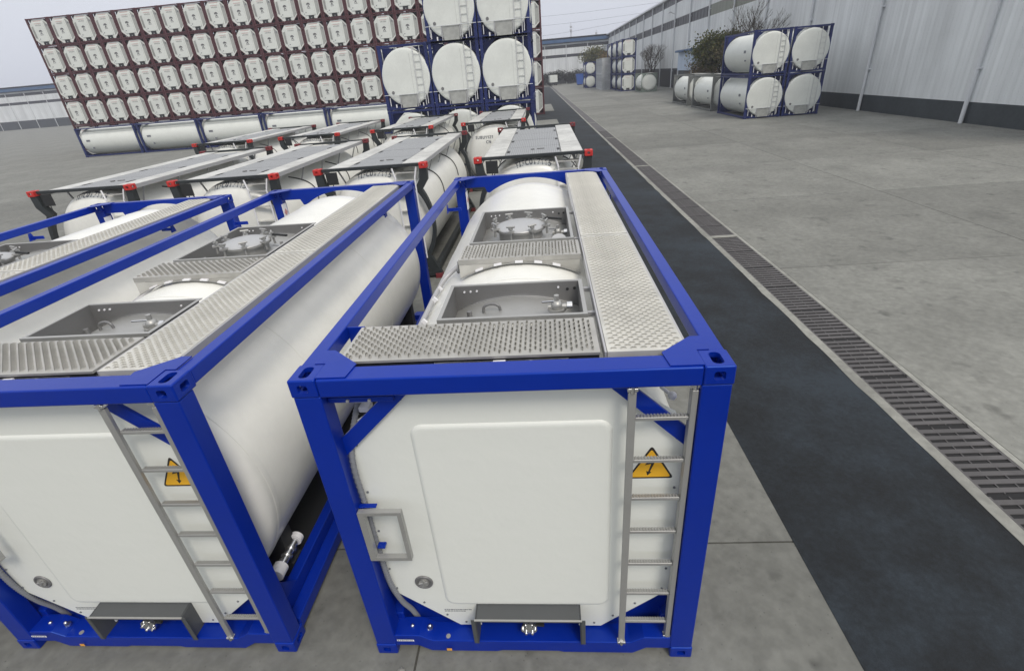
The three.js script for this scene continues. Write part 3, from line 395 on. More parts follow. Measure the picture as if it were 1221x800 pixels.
  { // number painted round the shoulder of the end
    const g = text('TIFC0V7115', 0.095, 0.003), p = g.attributes.position, zs = (R) => R < 0.95 ? -0.10 - (R - 0.8) / 3 : R < 1.05 ? -0.15 - (R - 0.95) * 0.7 : R < 1.115 ? -0.22 - (R - 1.05) * 1.54 : -0.32 - (R - 1.115) * 3.7;
    for (let i = 0; i < p.count; i++) { const R = 1.03 + p.getY(i), a = p.getX(i) / 1.0; p.setXYZ(i, (R + 0.002) * Math.sin(a), cy + (R + 0.002) * Math.cos(a), zs(R) + 0.004 + p.getZ(i)); } g.computeVertexNormals(); part('serial_number', [g], M.inkGrey, t); }
  return t;
}
const GS = 'swap tanks with charcoal end frames and red corner castings';
const swap0 = makeSwapTank(6.35);
const swapSpots = [
  [0.0, -8.38, 'swap tank with red corners directly behind the nearest blue framed tank'],
  [-3.42, -8.32, 'swap tank with red corners behind the second blue framed tank'],
  [-6.62, -8.2, 'swap tank with red corners in the second row, third from the asphalt lane'],
  [-9.85, -8.15, 'swap tank with red corners in the second row, fourth from the asphalt lane'],
  [-1.65, -17.75, 'swap tank with red corners right below the blue stack, rear row'],
  [-5.17, -17.75, 'swap tank with red corners in the rear row, second from the right'],
  [-8.85, -17.75, 'swap tank with red corners in the rear row, third from the right'],
  [-12.4, -17.75, 'swap tank with red corners in the rear row, fourth from the right'],
];
swapSpots.forEach(([x, z, l], i) => { if (!i) { swap0.position.set(x, 0, z); tag(swap0, l, 'tank container', GS); } else { const c = copyOf(swap0, 'swap_tank', [x, 0, z], 0, l, GS); if (i === 4) { c.remove(c.children.find((k) => k.name === 'serial_number')); const g = mergeGeometries([clean(text('SUBU1121', 0.105, 0.003)), clean(text('CN', 0.105, 0.003).translate(0.16, -0.17, 0))]); g.translate(-0.40, 1.93, 0); const p = g.attributes.position; for (let k = 0; k < p.count; k++) { const R = Math.hypot(p.getX(k), p.getY(k) - 1.29); p.setZ(k, (R < 0.5 ? -0.05 - R * 0.03 : R < 0.8 ? -0.065 - (R - 0.5) * 0.117 : R < 0.95 ? -0.10 - (R - 0.8) / 3 : R < 1.05 ? -0.15 - (R - 0.95) * 0.7 : -0.22 - (R - 1.05) * 1.54) + 0.006 + p.getZ(k)); } part('serial_number', g, M.inkGrey, c); } } });

// ------------------------------------------------------------------ round ended tanks in box frames (stack, side rows, right edge)
function frameGeo(H, L, o = {}) {
  const w = o.post ?? 0.15, g = [];
  for (const sx of [-1, 1]) {
    const X = (a, b) => [Math.min(sx * a, sx * b), Math.max(sx * a, sx * b)];
    for (const z of [0, -L + w]) { g.push(box(...X(1.205, 1.205 - w), 0.118, H - 0.118, z - w, z)); g.push(rbox(...X(1.219, 1.05), 0, 0.118, z - w - 0.012, z + 0.008, 0.008), rbox(...X(1.219, 1.05), H - 0.118, H, z - w - 0.012, z + 0.008, 0.008)); }
    g.push(box(...X(1.20, 1.12), 0.03, 0.15, -L + w + 0.02, -w - 0.02)); if (!o.noTop) g.push(box(...X(1.20, 1.12), H - 0.11, H - 0.02, -L + w + 0.02, -w - 0.02));
    if (!o.open) for (const z of o.detail ? [-0.30, -L + 0.3] : [-0.02, -L + 0.06]) { g.push(ext(shape([[sx * 1.06, 0.9], [sx * 1.06, 0.12], [sx * 0.30, 0.12], [sx * 0.62, 0.30], [sx * 0.95, 0.62]]), 0.04).translate(0, 0, z - 0.06)); g.push(ext(shape([[sx * 1.06, H - 0.9], [sx * 1.06, H - 0.12], [sx * 0.45, H - 0.12], [sx * 0.75, H - 0.34], [sx * 0.96, H - 0.6]]), 0.04).translate(0, 0, z - 0.06)); }
  }
  for (const z of [-0.01, -L + 0.13]) g.push(box(-1.05, 1.05, H - 0.11, H - 0.015, z - 0.12, z), box(-1.05, 1.05, 0.03, 0.16, z - 0.12, z));
  return join(g);
}
function makeRoundTank(name, frameMat, H, o = {}) {
  const t = thing(name); tag(t, '', 'tank container'); const L = 6.058, cy = H / 2 + (o.detail ? 0.0 : 0.02), r = o.detail ? 1.205 : 1.16;
  part('frame', frameGeo(H, L, o), frameMat, t);
  const prof = o.detail ? [[0.001, 0.045], [0.9, 0.04], [1.08, 0.03], [1.16, 0.015], [r - 0.008, -0.02], [r, -0.1], [r, -L + 0.36], [1.13, -L + 0.2], [0.9, -L + 0.09], [0.001, -L + 0.06]] : [[0.001, -0.06], [0.55, -0.065], [0.90, -0.09], [1.08, -0.15], [1.14, -0.24], [r, -0.36], [r, -L + 0.36], [1.13, -L + 0.2], [0.9, -L + 0.09], [0.001, -L + 0.06]];
  part('barrel', [lathe(prof.reverse(), cy, 56)], M.whiteFar, t);
  part('top_walkway', [box(0.55, 1.0, H - 0.05, H - 0.02, -L + 0.2, -0.2), box(-0.55, 0.55, H - 0.05, H - 0.02, -0.7, -0.2)], M.walk, t);
  part('side_label', [box(r + 0.001, r + 0.003, cy + 0.05, cy + 0.22, -1.1, -0.7), box(r + 0.001, r + 0.003, cy - 0.6, cy - 0.45, -1.3, -1.1), box(-r - 0.003, -r - 0.001, cy + 0.05, cy + 0.22, -1.6, -1.2), box(-r - 0.003, -r - 0.001, cy - 0.45, cy - 0.35, -1.3, -1.0)], M.inkGrey, t);
  if (o.detail) {
    part('end_seam', [box(0.30, 0.305, cy - 0.85, cy + 0.95, 0.040, 0.047)], M.greyFar, t);
    const l = part('ladder', [box(0.50, 0.53, 0.15, H - 0.13, 0.06, 0.09), box(0.83, 0.86, 0.15, H - 0.13, 0.06, 0.09)], M.ladderGrey, t); for (let y = 0.4; y < H - 0.2; y += 0.31) part('rung', [box(0.53, 0.83, y, y + 0.016, 0.06, 0.085)], M.ladderGrey, l);
    part('gauge_dial', [disc(0.07, 0.02, -0.74, cy - 0.58, 0.045, 16)], M.steelDark, t);
    part('front_bar', [rod([-1.2, 0.66, 0.11], [1.2, 0.66, 0.11], 0.014, 6)], M.trim, t);
    part('valve_skirt', [ext(shape([[-0.42, 0.64], [0.42, 0.64], [0.36, 0.10], [-0.36, 0.10]]), 0.02).translate(0, 0, 0.055)], M.greyFar, t);
    for (const x of [-0.43, 0.43]) part('skirt_edge', [box(x - 0.02, x + 0.02, 0.10, 0.66, 0.06, 0.085)], M.galv, t);
    for (const b of [[0.92, 0.95, 0.2, 0.72, -0.02, 0.01], [-0.98, -0.95, 0.2, 0.55, -0.02, 0.01], [0.66, 0.70, 0.12, 0.26, -0.01, 0.03], [-0.72, -0.66, 0.12, 0.26, -0.01, 0.03]]) part('hose_bracket', [box(...b)], M.capWhite, t);
  }
  return t;
}
const GK = 'round ended tanks in the navy blue stack';
const rt = makeRoundTank('stacked_tank', M.navy, 2.68, { detail: true });
let first = true;
const colName = ['right', 'middle', 'left'], rowName = ['ground', 'second', 'third'];
for (let c = 0; c < 3; c++) for (let r = 0; r < (c === 2 ? 2 : 3); r++) {
  const lab = `round white tank end in navy frame, ${colName[c]} column of the blue stack, ${rowName[r]} tier`, x = -1.42 - c * 2.47, y = r ? 2.85 + (r - 1) * 2.70 : 0;
  if (first) { rt.position.set(x, y, -24.6); tag(rt, lab, 'tank container', GK); first = false; } else copyOf(rt, 'stacked_tank', [x, y, -24.6], 0, lab, GK);
  const o = scene.children[scene.children.length - 1]; if (!r) (c ? o : rt).scale.y = 2.84 / 2.68;
}
// side-on row in front of the maroon stack
const side = makeRoundTank('side_tank', M.navy, 2.591, {});
['rightmost', 'second from the right', 'third from the right', 'fourth from the right', 'fifth from the right', 'sixth from the right'].forEach((w, i) => {
  const x = -13.3 - i * 6.3, l = `white tank lying sideways in blue frame below the maroon stack, ${w}`;
  if (!i) { side.position.set(x, 0, -47.8); side.rotation.y = -Math.PI / 2; tag(side, l, 'tank container', 'blue framed tanks lying sideways below the maroon stack'); }
  else copyOf(side, 'side_tank', [x, 0, -47.8], -Math.PI / 2, l, 'blue framed tanks lying sideways below the maroon stack');
});

// ------------------------------------------------------------------ octagon ended tanks (maroon stack, far blue stack)
function makeOctTank(name, frameMat, emblem) {
  const t = thing(name); tag(t, '', 'tank container'); const H = 2.591, L = 6.058;
  part('frame', frameGeo(H, L, { post: 0.17, open: true }), frameMat, t);
  for (const sx of [-1, 1]) { part('corner_web', [ext(shape([[sx * 1.04, 0.9], [sx * 1.04, 0.16], [sx * 0.30, 0.16], [sx * 0.62, 0.30], [sx * 0.95, 0.62]]), 0.04).translate(0, 0, -0.30)], M.web, t); part('corner_web', [ext(shape([[sx * 1.04, H - 0.75], [sx * 1.04, H - 0.11], [sx * 0.5, H - 0.11]]), 0.04).translate(0, 0, -0.30)], M.web, t); }
  for (const sx of [-1, 1]) part('corner_strut', [bar([sx * 1.04, 0.62, -0.10], [sx * 0.55, 0.16, -0.10], 0.10, 0.06)], frameMat, t);
  part('barrel', [lathe([[0.001, -L + 0.1], [1.0, -L + 0.14], [1.13, -L + 0.4], [1.13, -0.5], [1.0, -0.3], [0.001, -0.26]], 1.32, 24)], M.whiteFar, t);
  const o = octagon(1.07, 0.17, 2.46, 0.48, 0.52); const pl = part('end_plate', [ext(shape([...o.slice(0, 2), [-0.24, 0.22], [-0.24, 0.42], [0.24, 0.42], [0.24, 0.22], ...o.slice(2)]), 0.12).translate(0, 0, -0.20)], M.whiteFar, t);
  part('raised_panel', [ext(rrect(-0.58, 0.46, 0.5, 2.2, 0.05), 0.02, { bevelEnabled: true, bevelSize: 0.03, bevelThickness: 0.03, bevelSegments: 2 }).translate(0, 0, -0.08)], M.whiteFar, pl);
  part('side_shield', [ext(shape([[0.62, 0.42], [0.95, 0.72], [0.95, 1.95], [0.62, 2.3]]), 0.006).translate(0, 0, -0.075)], M.greyFar, pl); part('side_shield', [ext(shape([[-0.72, 0.75], [-0.93, 0.85], [-0.93, 1.8], [-0.72, 1.9]]), 0.006).translate(0, 0, -0.075)], M.greyFar, pl);
  part('shield_catch', [box(0.78, 0.86, 1.85, 2.0, -0.07, -0.05)], M.inkGrey, pl);
  part('valve_box', [box(-0.27, 0.27, 0.14, 0.47, -0.16, -0.04), disc(0.06, 0.03, 0.03, 0.28, -0.03, 10)], M.black, t);
  part('valve_cap', [disc(0.05, 0.03, 0.03, 0.26, -0.01, 8)], M.galv, t); part('stud', [box(-0.66, -0.60, 0.18, 0.26, -0.01, 0.02)], M.galv, t); part('stud', [box(0.62, 0.66, 0.18, 0.24, -0.01, 0.02)], M.galv, t);
  part('plate_print', [box(-0.5, 0.38, 2.30, 2.34, -0.079, -0.077), box(-0.42, 0.30, 2.07, 2.10, -0.02, -0.018)], M.inkRed, pl);
  part('plate_dot', [disc(0.05, 0.01, -0.45, 0.72, -0.025, 8), disc(0.035, 0.01, -0.66, 0.62, -0.07, 8)], M.inkGrey, pl);
  if (emblem) { // canopy over a forked stem on short lines
    const z = -0.022, c = new THREE.Shape(); c.absarc(-0.06, 1.33, 0.20, 0.35, Math.PI - 0.35, false); c.absarc(-0.06, 1.23, 0.17, Math.PI - 0.5, 0.5, true);
    part('emblem', [ext(c, 0.003).translate(0, 0, z), box(-0.09, -0.03, 1.24, 1.44, z, z + 0.003), ext(shape([[-0.10, 1.30], [-0.20, 1.12], [-0.14, 1.12], [-0.06, 1.22]]), 0.0025).translate(0, 0, z), ext(shape([[-0.02, 1.30], [0.08, 1.12], [0.02, 1.12], [-0.06, 1.22]]), 0.0026).translate(0, 0, z), box(-0.22, 0.12, 1.05, 1.08, z, z + 0.003)], M.emblemInk, pl);
    part('text_row', [0, 1, 2, 3, 4].map((k) => box(-0.38 + k * 0.135, -0.30 + k * 0.135, 1.88, 1.97 + 0.02 * (k % 2), z, z + 0.003)), M.greyFar, pl);
  }
  return t;
}
const ord = ['first', 'second', 'third', 'fourth', 'fifth', 'sixth', 'seventh', 'eighth', 'ninth', 'tenth', 'eleventh', 'twelfth', 'thirteenth', 'fourteenth', 'fifteenth', 'sixteenth', 'seventeenth', 'eighteenth', 'nineteenth', 'twentieth', 'twenty-first', 'twenty-second'];
const tier = ['ground tier', 'second tier', 'third tier', 'fourth tier', 'fifth tier'];
const GM = 'octagonal ended tanks in the maroon stack';
const oct = makeOctTank('maroon_tank', M.maroon, true); let firstM = true;
for (let c = 0; c < 22; c++) for (let r = 0; r < 5; r++) {
  const l = `white octagonal tank end in maroon frame, ${ord[c]} column from the asphalt lane, ${tier[r]}`, x = 0.334 - 2.438 * (c + 0.5), p = [x + (rnd() - 0.5) * 0.015, r * 2.593, -55.87 + (rnd() - 0.5) * 0.03];
  if (firstM) { oct.position.set(...p); tag(oct, l, 'tank container', GM); firstM = false; } else copyOf(oct, 'maroon_tank', p, 0, l, GM);
}

// ------------------------------------------------------------------ right side of the drive
const G2 = 'two-high blue framed tanks at the right edge';
const rt2 = makeRoundTank('edge_tank', M.navy, 2.68, { detail: true });
[[15.42, 0, 'lower tank of the two-high blue stack beside the drive on the right'], [15.42, 2.69, 'upper tank of the two-high blue stack beside the drive on the right'], [17.95, 0, 'lower tank of the blue pair nearest the warehouse, right edge'], [17.95, 2.69, 'upper tank of the blue pair nearest the warehouse, right edge']].forEach(([x, y, l], i) => { if (!i) { rt2.position.set(x, y, -36.5); tag(rt2, l, 'tank container', G2); } else copyOf(rt2, 'edge_tank', [x, y, -36.5], 0, l, G2); });
const sil = makeRoundTank('silver_tank', M.silver, 2.69, { post: 0.16 });
[[15.42, -44.4, 'white tank in silver frame next to the two-high blue stack'], [15.42, -52.2, 'white tank in silver frame at the far left end of its row'], [17.95, -44.4, 'white tank in silver frame, behind the silver one next to the blue stack']].forEach(([x, z, l], i) => { if (!i) { sil.position.set(x, 0, z); tag(sil, l, 'tank container', 'silver framed tanks on the right'); } else copyOf(sil, 'silver_tank', [x, 0, z], 0, l, 'silver framed tanks on the right'); });
const sage = makeRoundTank('sage_tank', M.sage, 2.6, { noTop: true, post: 0.08 });
[[16.75, -85.5, 'round white tank end in thin sage frame in front of the bare tree']].forEach(([x, z, l], i) => { if (!i) { sage.position.set(x, 0, z); tag(sage, l, 'tank container'); } else copyOf(sage, 'sage_tank', [x - 0.6, 0, z - 0.5], 0, l, 'sage framed tanks'); });
const ob = makeOctTank('far_stack_tank', M.navy, false); let fo = true;
for (let d = 0; d < 3; d++) for (let r = 0; r < 3; r++) { const p = [14.75 - d * 0.12, r * 2.62, -94 - d * 6.4], l = `white tank in blue frame, three-high far stack, ${['front', 'middle', 'back'][d]} row, ${tier[r]}`; if (fo) { ob.position.set(...p); tag(ob, l, 'tank container', 'three-high blue stack across the drive'); fo = false; } else copyOf(ob, 'far_stack_tank', p, 0, l, 'three-high blue stack across the drive'); }
{ // corrugated grey containers, two high
  const t = thing('shipping_container', [13.15, 0, -107.5]); tag(t, 'grey corrugated container, lower of the two beyond the three-high stack', 'shipping container', 'grey corrugated containers');
  const w = 1.38, L = 12.19, H = 2.75, ribs = []; for (let z = -0.3; z > -L + 0.3; z -= 0.28) for (const sx of [-1, 1]) ribs.push(box(sx > 0 ? w - 0.03 : -w - 0.005, sx > 0 ? w + 0.005 : -w + 0.03, 0.15, H - 0.1, z - 0.12, z)); for (let x = -1.25; x < 1.2; x += 0.25) ribs.push(box(x, x + 0.12, 0.15, H - 0.1, -0.04, 0.012));
  part('shell', [box(-w + 0.03, w - 0.03, 0.1, H - 0.02, -L + 0.03, -0.03)], M.boxGrey, t); part('corrugation', ribs, M.boxGrey, t);
  part('frame', [-1, 1].flatMap((s) => [box(s * w - 0.06, s * w + 0.06, 0, H, -0.1, 0.02), box(s * w - 0.06, s * w + 0.06, 0, H, -L, -L + 0.1), box(s * w - 0.05, s * w + 0.05, 0, 0.15, -L + 0.11, -0.11), box(s * w - 0.05, s * w + 0.05, H - 0.1, H, -L + 0.11, -0.11)]).concat([box(-w + 0.06, w - 0.06, 0, 0.15, -0.1, 0.018), box(-w + 0.06, w - 0.06, H - 0.1, H, -0.1, 0.018)]), M.boxGrey, t);
  for (const x of [-0.7, -0.25, 0.25, 0.7]) part('lock_rod', [rod([x, 0.2, 0.04], [x, H - 0.15, 0.04], 0.025, 6)], M.galv, t);
  copyOf(t, 'shipping_container', [13.15, 2.76, -107.5], 0, 'grey corrugated container, upper of the two beyond the three-high stack');
}
const ft = makeRoundTank('distant_tank', M.navy, 2.6, {}); let ff = true;
[[11.0, 0, -125, 'left one at ground level'], [11.0, 2.65, -125, 'left one on top'], [13.5, 0, -125, 'right one at ground level'], [13.5, 2.65, -125, 'right one on top']].forEach(([x, y, z, w]) => { const l = `white tank in blue frame beyond the grey containers, ${w}`; if (ff) { ft.position.set(x, y, z); tag(ft, l, 'tank container', 'distant tanks beyond the grey containers'); ff = false; } else copyOf(ft, 'distant_tank', [x, y, z], 0, l, 'distant tanks beyond the grey containers'); });
{ const t = thing('blue_skip', [10.6, 0, -155]); tag(t, 'small bright blue steel bin at the far end of the drive', 'skip'); part('body', [ext(shape([[-0.75, 0.15], [0.75, 0.15], [1.05, 2.7], [-1.05, 2.7]]), 3).translate(0, 0, -3)], M.blueBox, t); part('rim', [box(-1.12, 1.12, 2.7, 2.8, -3.05, 0.05)], M.blueBox, t); part('foot', [box(-0.7, 0.7, 0, 0.15, -2.9, -0.1)], M.black, t); }

// ------------------------------------------------------------------ warehouse on the right
const WX = 22, EAVE = 13.2;
{
  const w = thing('warehouse', [WX, 0, 0]); tag(w, 'long grey-white industrial hall with window bands along the right of the drive', 'warehouse');
  const z0 = -17.5, bay = 9.5, n = 18;
  for (let i = 0; i < n; i++) {
    const a = z0 - i * bay, b = a - bay, olive = i < 6;
    const seg = (y0, y1, m, name) => part(name, [box(0, 0.3, y0, y1, b + 0.004, a - 0.004)], m, w);
    seg(olive ? 1.0 : 2.9, 8.75, M.wall, 'wall_panel'); seg(9.95, 12.05, M.wall, 'wall_panel'); seg(0, olive ? 1.0 : 2.9, M.darkWall, 'plinth_wall');
    if (olive) { seg(8.75, 9.95, M.wallOlive, 'wall_panel'); seg(12.05, 13.1, M.wallOlive, 'wall_panel'); }
    else for (const [y0, y1] of [[8.75, 9.95], [12.05, 13.1]]) {
      const win = part('window', [box(0.02, 0.10, y0, y0 + 0.08, b + 0.1, a - 0.1), box(0.02, 0.10, y1 - 0.08, y1, b + 0.1, a - 0.1), ...Array.from({ length: 7 }, (_, k) => { const z = a - 0.1 - k * (bay - 0.2) / 6; return box(0.02, 0.10, y0 + 0.08, y1 - 0.08, z - 0.06, z + 0.02); }), box(0.2, 0.3, y0, y1, b, a)], M.mullion, w);
      for (let k = 0; k < 6; k++) { const za = a - 0.1 - k * (bay - 0.2) / 6; part('pane', [box(0.07, 0.09, y0 + 0.08, y1 - 0.08, za - (bay - 0.2) / 6 + 0.02, za - 0.06)], M.pane, win); }
    }
    part('downpipe', [rod([-0.16, 0, a], [-0.16, EAVE, a], 0.10, 10), ...[2.5, 6, 9.5].map((y) => box(-0.2, 0.0, y, y + 0.08, a - 0.16, a + 0.16))], M.trim, w);
    if (i > 5) part('dark_doorway', [box(-0.03, 0.0, 0.05, 2.6, b + 1, a - 1)], M.black, w);
  }
  const zE = z0 - n * bay;
  part('gutter', [rbox(-0.45, 0.35, 13.1, 13.42, zE, z0, 0.05)], M.trim, w);
  part('roof', [ext(shape([[0.2, 13.3], [0.2, 13.45], [24, 16.2], [48, 13.45], [48, 13.3]]), z0 - zE).translate(0, 0, zE)], M.roof, w);
  part('rear_wall', [box(0.31, 48, 0, 13.25, zE, zE + 0.3), box(0.31, 48, 0, 13.25, z0 - 0.3, z0)], M.wall, w);
  for (const i of [2, 6, 8]) { const z = z0 - i * bay; part('wall_lamp', [rod([-0.2, 10.6, z], [-0.9, 10.9, z], 0.05), T(box(-0.2, 0.2, -0.06, 0.06, -0.18, 0.18), -1.0, 10.88, z, 0, 0, 0.3)], M.galv, w); }
  // lean-to with blue eave
  const p = thing('lean_to', [20.2, 0, -74.5]); tag(p, 'small lean-to with pale blue wall and blue eave against the warehouse', 'building');
  part('upper_wall', [box(0, 1.55, 2.7, 5.0, -8, -0)], M.wallBlue, p); part('lower_wall', [box(0.15, 1.55, 0, 2.69, -7.8, -0.2)], M.darkWall, p); part('eave', [rbox(-0.6, 1.55, 5.0, 5.28, -7.6, 0.9, 0.04)], M.roofBlue, p); for (const z of [-0.1, -7.8]) part('post', [box(-0.05, 0.12, 0, 2.69, z - 0.1, z + 0.08)], M.trim, p);
}
{ // hall closing the drive
  const b = thing('far_hall', [0.2, 0, -186], 0.03); tag(b, 'far hall with blue roof and dark window bands closing off the drive', 'building');
  const W0 = -300, W1 = 40;
  const wall = (y0, y1, m, name) => part(name, [box(W0, W1, y0, y1, -20, 0)], m, b);
  wall(0, 2.7, M.darkWall, 'plinth_wall'); wall(2.7, 7.75, M.wall, 'wall'); wall(8.6, 10.4, M.wall, 'wall'); wall(11.3, 11.9, M.wall, 'wall');
  for (const [y0, y1] of [[7.75, 8.6], [10.4, 11.3]]) { const win = part('window_band', [box(W0, W1, y0, y1, -0.3, -0.2)], M.darkWall, b); for (let x = W0; x < W1; x += 2.33) if (x > -8 || x < -165) part('pane', [box(x + 0.06, x + 2.27, y0 + 0.05, y1 - 0.05, -0.19, -0.14)], M.pane, win); }
  part('roof', [ext(shape([[0.6, 11.95], [-10, 13.9], [-20.6, 11.95], [-20.6, 11.8], [0.6, 11.8]]), W1 - W0 + 1).rotateY(-Math.PI / 2).scale(1, 1, -1).translate(W1 + 0.5, 0, -20)], M.roofBlue, b);
  part('eave_fascia', [box(W0 - 0.5, W1 + 0.5, 11.9, 12.9, 0.1, 0.5)], M.roofBlue, b);
  for (let x = W0; x <= W1; x += 7) if (x > -8 || x < -165) part('downpipe', [rod([x, 0, 0.15], [x, 11.8, 0.15], 0.10, 6)], M.trim, b);
}
{ // white truck at the far end
  const t = thing('parked_truck', [3.6, 0, -172], 0.1); tag(t, 'small white truck parked before the dark shrubs at the far end', 'truck');
  part('cargo_box', [rbox(-1.15, 1.15, 0.9, 2.9, -5, 0, 0.05)], M.whiteFar, t); part('cab', [rbox(-1.05, 1.05, 0.6, 2.3, -6.8, -5.1, 0.15)], M.whiteFar, t); part('chassis', [box(-0.9, 0.9, 0.55, 0.85, -6.7, 0)], M.black, t); part('bumper', [box(-1.1, 1.1, 0.45, 0.6, 0, 0.1)], M.black, t);
  for (const sx of [-1, 1]) for (const z of [-0.9, -5.8]) part('wheel', [rod([sx * 0.75, 0.48, z], [sx * 1.05, 0.48, z], 0.48, 18)], M.rubber, t);
}
function lattice(name, pos, h, w, label) {
  const t = thing(name, pos); tag(t, label, 'mast'); const legs = []; for (const sx of [-1, 1]) for (const sz of [-1, 1]) legs.push(bar([sx * w, 0, sz * w], [sx * 0.15, h * 0.86, sz * 0.15], 0.16, 0.16)); part('leg', legs, M.galv, t);
  const br = []; for (let i = 0; i < 9; i++) { const y0 = h * 0.86 * i / 9, y1 = h * 0.86 * (i + 1) / 9, a = w + (0.15 - w) * i / 9, c = w + (0.15 - w) * (i + 1) / 9; for (const s of [-1, 1]) { br.push(bar([-a, y0, s * a], [c, y1, s * c], 0.1, 0.1), bar([a, y0, s * a], [-c, y1, s * c], 0.1, 0.1), bar([s * a, y0, -a], [s * c, y1, c], 0.1, 0.1)); } } part('bracing', br, M.galv, t);
  part('antenna', [rod([0, h * 0.84, 0], [0, h, 0], 0.10, 6), ...[0.84, 0.9].map((k) => box(-0.6, 0.6, h * k, h * k + 0.9, -0.6, 0.6))], M.galv, t);
}
lattice('radio_mast', [16.7, 0, -320], 27, 1.6, 'thin lattice mast rising behind the far blue roof');
lattice('radio_mast', [31.5, 0, -330], 23, 1.0, 'short thin mast peeking over the roof near the warehouse corner');
for (const [y0, y1, w] of [[25, 25.6, 'topmost'], [21.6, 22.6, 'middle'], [17.9, 20.5, 'lowest']]) { const o = part(numbered('power_line'), [tube([[-70, y0 + 1.6, -252], [0, y0, -250], [40, y1, -248], [120, y1 + 3.5, -244]], 0.045, 40, 5)], M.inkGrey, scene); tag(o, `thin overhead power line across the grey sky, ${w} of three`, 'power line', 'overhead power lines'); }

// ------------------------------------------------------------------ vegetation
function leafGeo(s) { const g = new THREE.PlaneGeometry(s, s * 0.62); return clean(g); }
function makeTree(name, pos, o) {
  const t = thing(name, pos); tag(t, o.label, o.category ?? 'tree', o.group); const segs = [], tips = [];
  const grow = (p, d, len, r, lv) => {
    const q = p.clone().addScaledVector(d, len); segs.push([p, q, r, r * 0.66]); if (lv >= o.levels) { tips.push(q); return; }
    if (lv >= 2) tips.push(q.clone());
    const n = lv === 0 ? o.fork : 2 + (rnd() > 0.45 ? 1 : 0);
    for (let i = 0; i < n; i++) { const a = (i + rnd() * 0.7) / n * Math.PI * 2, sp = (0.35 + 0.5 * rnd()) * o.spread; const nd = d.clone().add(new THREE.Vector3(Math.cos(a) * sp, 0.12 + 0.12 * rnd(), Math.sin(a) * sp)).normalize(); grow(p.clone().lerp(q, 0.72 + 0.28 * rnd()), nd, len * (0.62 + 0.22 * rnd()), r * 0.6, lv + 1); }
  };
  grow(new THREE.Vector3(0, 0, 0), new THREE.Vector3(0.04, 1, 0.02).normalize(), o.h * 0.30, o.h * 0.022, 0);
  const limb = ([a, b, r0, r1], n) => { const g = new THREE.CylinderGeometry(r1, r0, a.distanceTo(b) + r0 * 0.4, n, 1, true); g.applyQuaternion(new THREE.Quaternion().setFromUnitVectors(new THREE.Vector3(0, 1, 0), b.clone().sub(a).normalize())); const m = a.clone().lerp(b, 0.5); return g.translate(m.x, m.y, m.z); };
  part('trunk', [limb(segs[0], 10)], M.bark, t);
  part('branches', segs.slice(1).map((s) => limb(s, 5)), M.bark, t);
  if (o.leaves) {
    const variants = o.tones.map(() => []);
    for (let i = 0; i < o.leaves; i++) {
      const c = tips[Math.floor(rnd() * tips.length)], R = o.clump; const dx = (rnd() + rnd() + rnd() - 1.5) * R, dy = (rnd() + rnd() + rnd() - 1.5) * R * 0.8, dz = (rnd() + rnd() + rnd() - 1.5) * R;
      const g = leafGeo(o.leaf * (0.6 + 0.8 * rnd())); T(g, c.x + dx, c.y + dy, c.z + dz, rnd() * 6.28, rnd() * 6.28, rnd() * 6.28); variants[Math.floor(rnd() * variants.length)].push(g);
    }
    o.tones.forEach((c, i) => part('crown', [mergeGeometries(variants[i])], new THREE.MeshStandardMaterial({ color: lin(...c), roughness: 0.8, side: THREE.DoubleSide, map: leafTex }), t));
  }
  return t;
}
makeTree('leafy_tree', [20.2, 0, -62], { h: 7.0, levels: 4, fork: 5, spread: 1.0, leaves: 22000, leaf: 0.18, clump: 1.3, tones: [[0.085, 0.11, 0.012], [0.12, 0.135, 0.016], [0.055, 0.072, 0.012], [0.16, 0.15, 0.025]], label: 'dense olive green tree behind the silver framed tanks' });
makeTree('leafy_tree', [20.6, 0, -70], { h: 4.4, levels: 4, fork: 5, spread: 1.1, leaves: 3200, leaf: 0.15, clump: 0.9, tones: [[0.22, 0.15, 0.07], [0.16, 0.13, 0.05], [0.26, 0.19, 0.10]], label: 'brownish shrub beside the pale blue lean-to', category: 'shrub' });
makeTree('leafy_tree', [19.5, 0, -56], { h: 7.0, levels: 5, fork: 4, spread: 0.9, leaves: 1500, leaf: 0.16, clump: 0.8, tones: [[0.15, 0.12, 0.045], [0.1, 0.09, 0.03]], label: 'thin autumn tree standing between green tree and bare tree' });
makeTree('bare_tree', [19.2, 0, -51], { h: 8.6, levels: 6, fork: 4, spread: 0.75, label: 'bare leafless tree above the two-high blue stack' });
makeTree('bare_tree', [18.4, 0, -97], { h: 7.4, levels: 6, fork: 5, spread: 0.8, label: 'bare leafless tree behind the round tank end' });
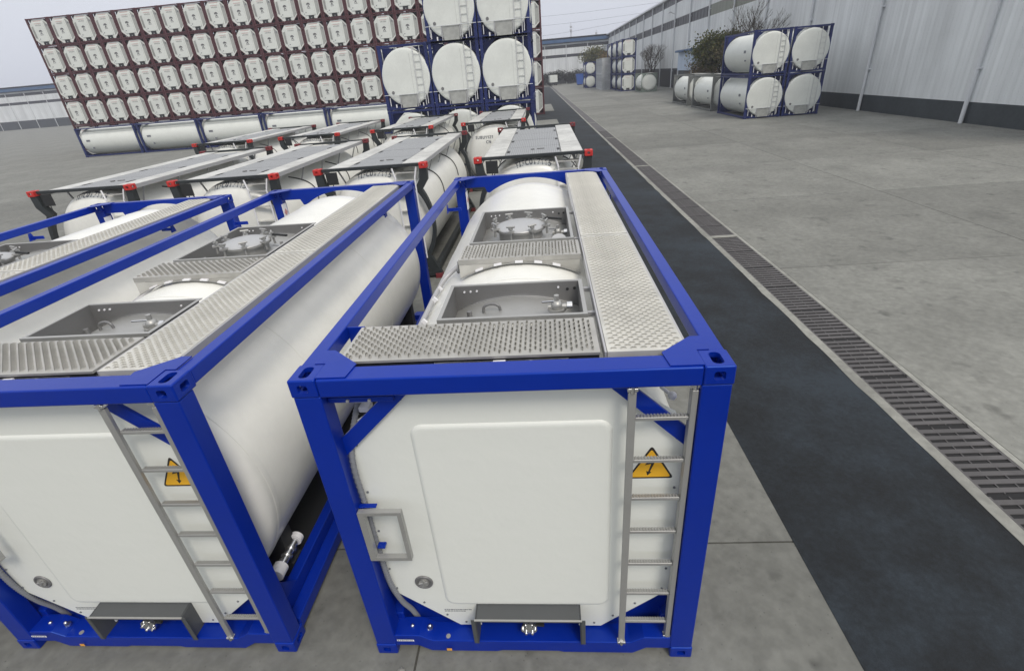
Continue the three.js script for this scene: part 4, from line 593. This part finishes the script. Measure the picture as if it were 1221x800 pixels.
makeTree('bare_tree', [20.0, 0, -101], { h: 7.2, levels: 6, fork: 4, spread: 0.8, label: 'bare leafless tree against the hall wall, right of its twin' });
makeTree('leafy_tree', [12.6, 0, -141], { h: 9.4, levels: 4, fork: 5, spread: 0.9, leaves: 5200, leaf: 0.30, clump: 1.5, tones: [[0.16, 0.17, 0.04], [0.11, 0.125, 0.03], [0.2, 0.18, 0.06]], label: 'yellow-green tree rising behind the distant tanks' });
makeTree('leafy_tree', [14.4, 0, -121], { h: 8.0, levels: 4, fork: 4, spread: 0.9, leaves: 2200, leaf: 0.24, clump: 1.1, tones: [[0.26, 0.16, 0.07], [0.18, 0.14, 0.05]], label: 'brown autumn tree above the grey containers' });
{ const spots = [[1.0, -178, 3.6], [3.2, -179, 4.0], [6.0, -178.5, 4.2], [8.8, -179, 3.3], [11.4, -178, 3.9], [14, -179, 3.4], [-2, -178, 3.8], [17, -178, 3.7]];
  const words = ['second', 'third', 'fourth', 'fifth', 'sixth', 'seventh', 'leftmost', 'rightmost'];
  spots.forEach(([x, z, h], i) => makeTree('dark_shrub', [x, 0, z], { h, levels: 3, fork: 6, spread: 1.3, leaves: 1500, leaf: 0.3, clump: 1.6, tones: [[0.02, 0.028, 0.018], [0.03, 0.035, 0.022]], label: `dark shrub along the foot of the far hall, ${words[i]}${i < 6 ? ' from the left' : ''}`, category: 'shrub', group: 'dark shrubs before the far hall' })); }
{ const g = new THREE.IcosahedronGeometry(0.022, 1); const p = g.attributes.position; for (let i = 0; i < p.count; i++) { const k = 0.8 + 0.4 * hash(Math.round(p.getX(i) * 9e3), Math.round(p.getY(i) * 9e3), Math.round(p.getZ(i) * 9e3)); p.setXYZ(i, p.getX(i) * k * 1.3, p.getY(i) * k * 0.7, p.getZ(i) * k); } g.computeVertexNormals(); const o = part(numbered('stone_chip'), [g.translate(0, 0.012, 0)], M.kerb, scene); o.position.set(-1.0, 0, 0.13); tag(o, 'pale stone chip on the concrete before the nearest blue corner post', 'stone'); }

renderer.render(scene, camera);
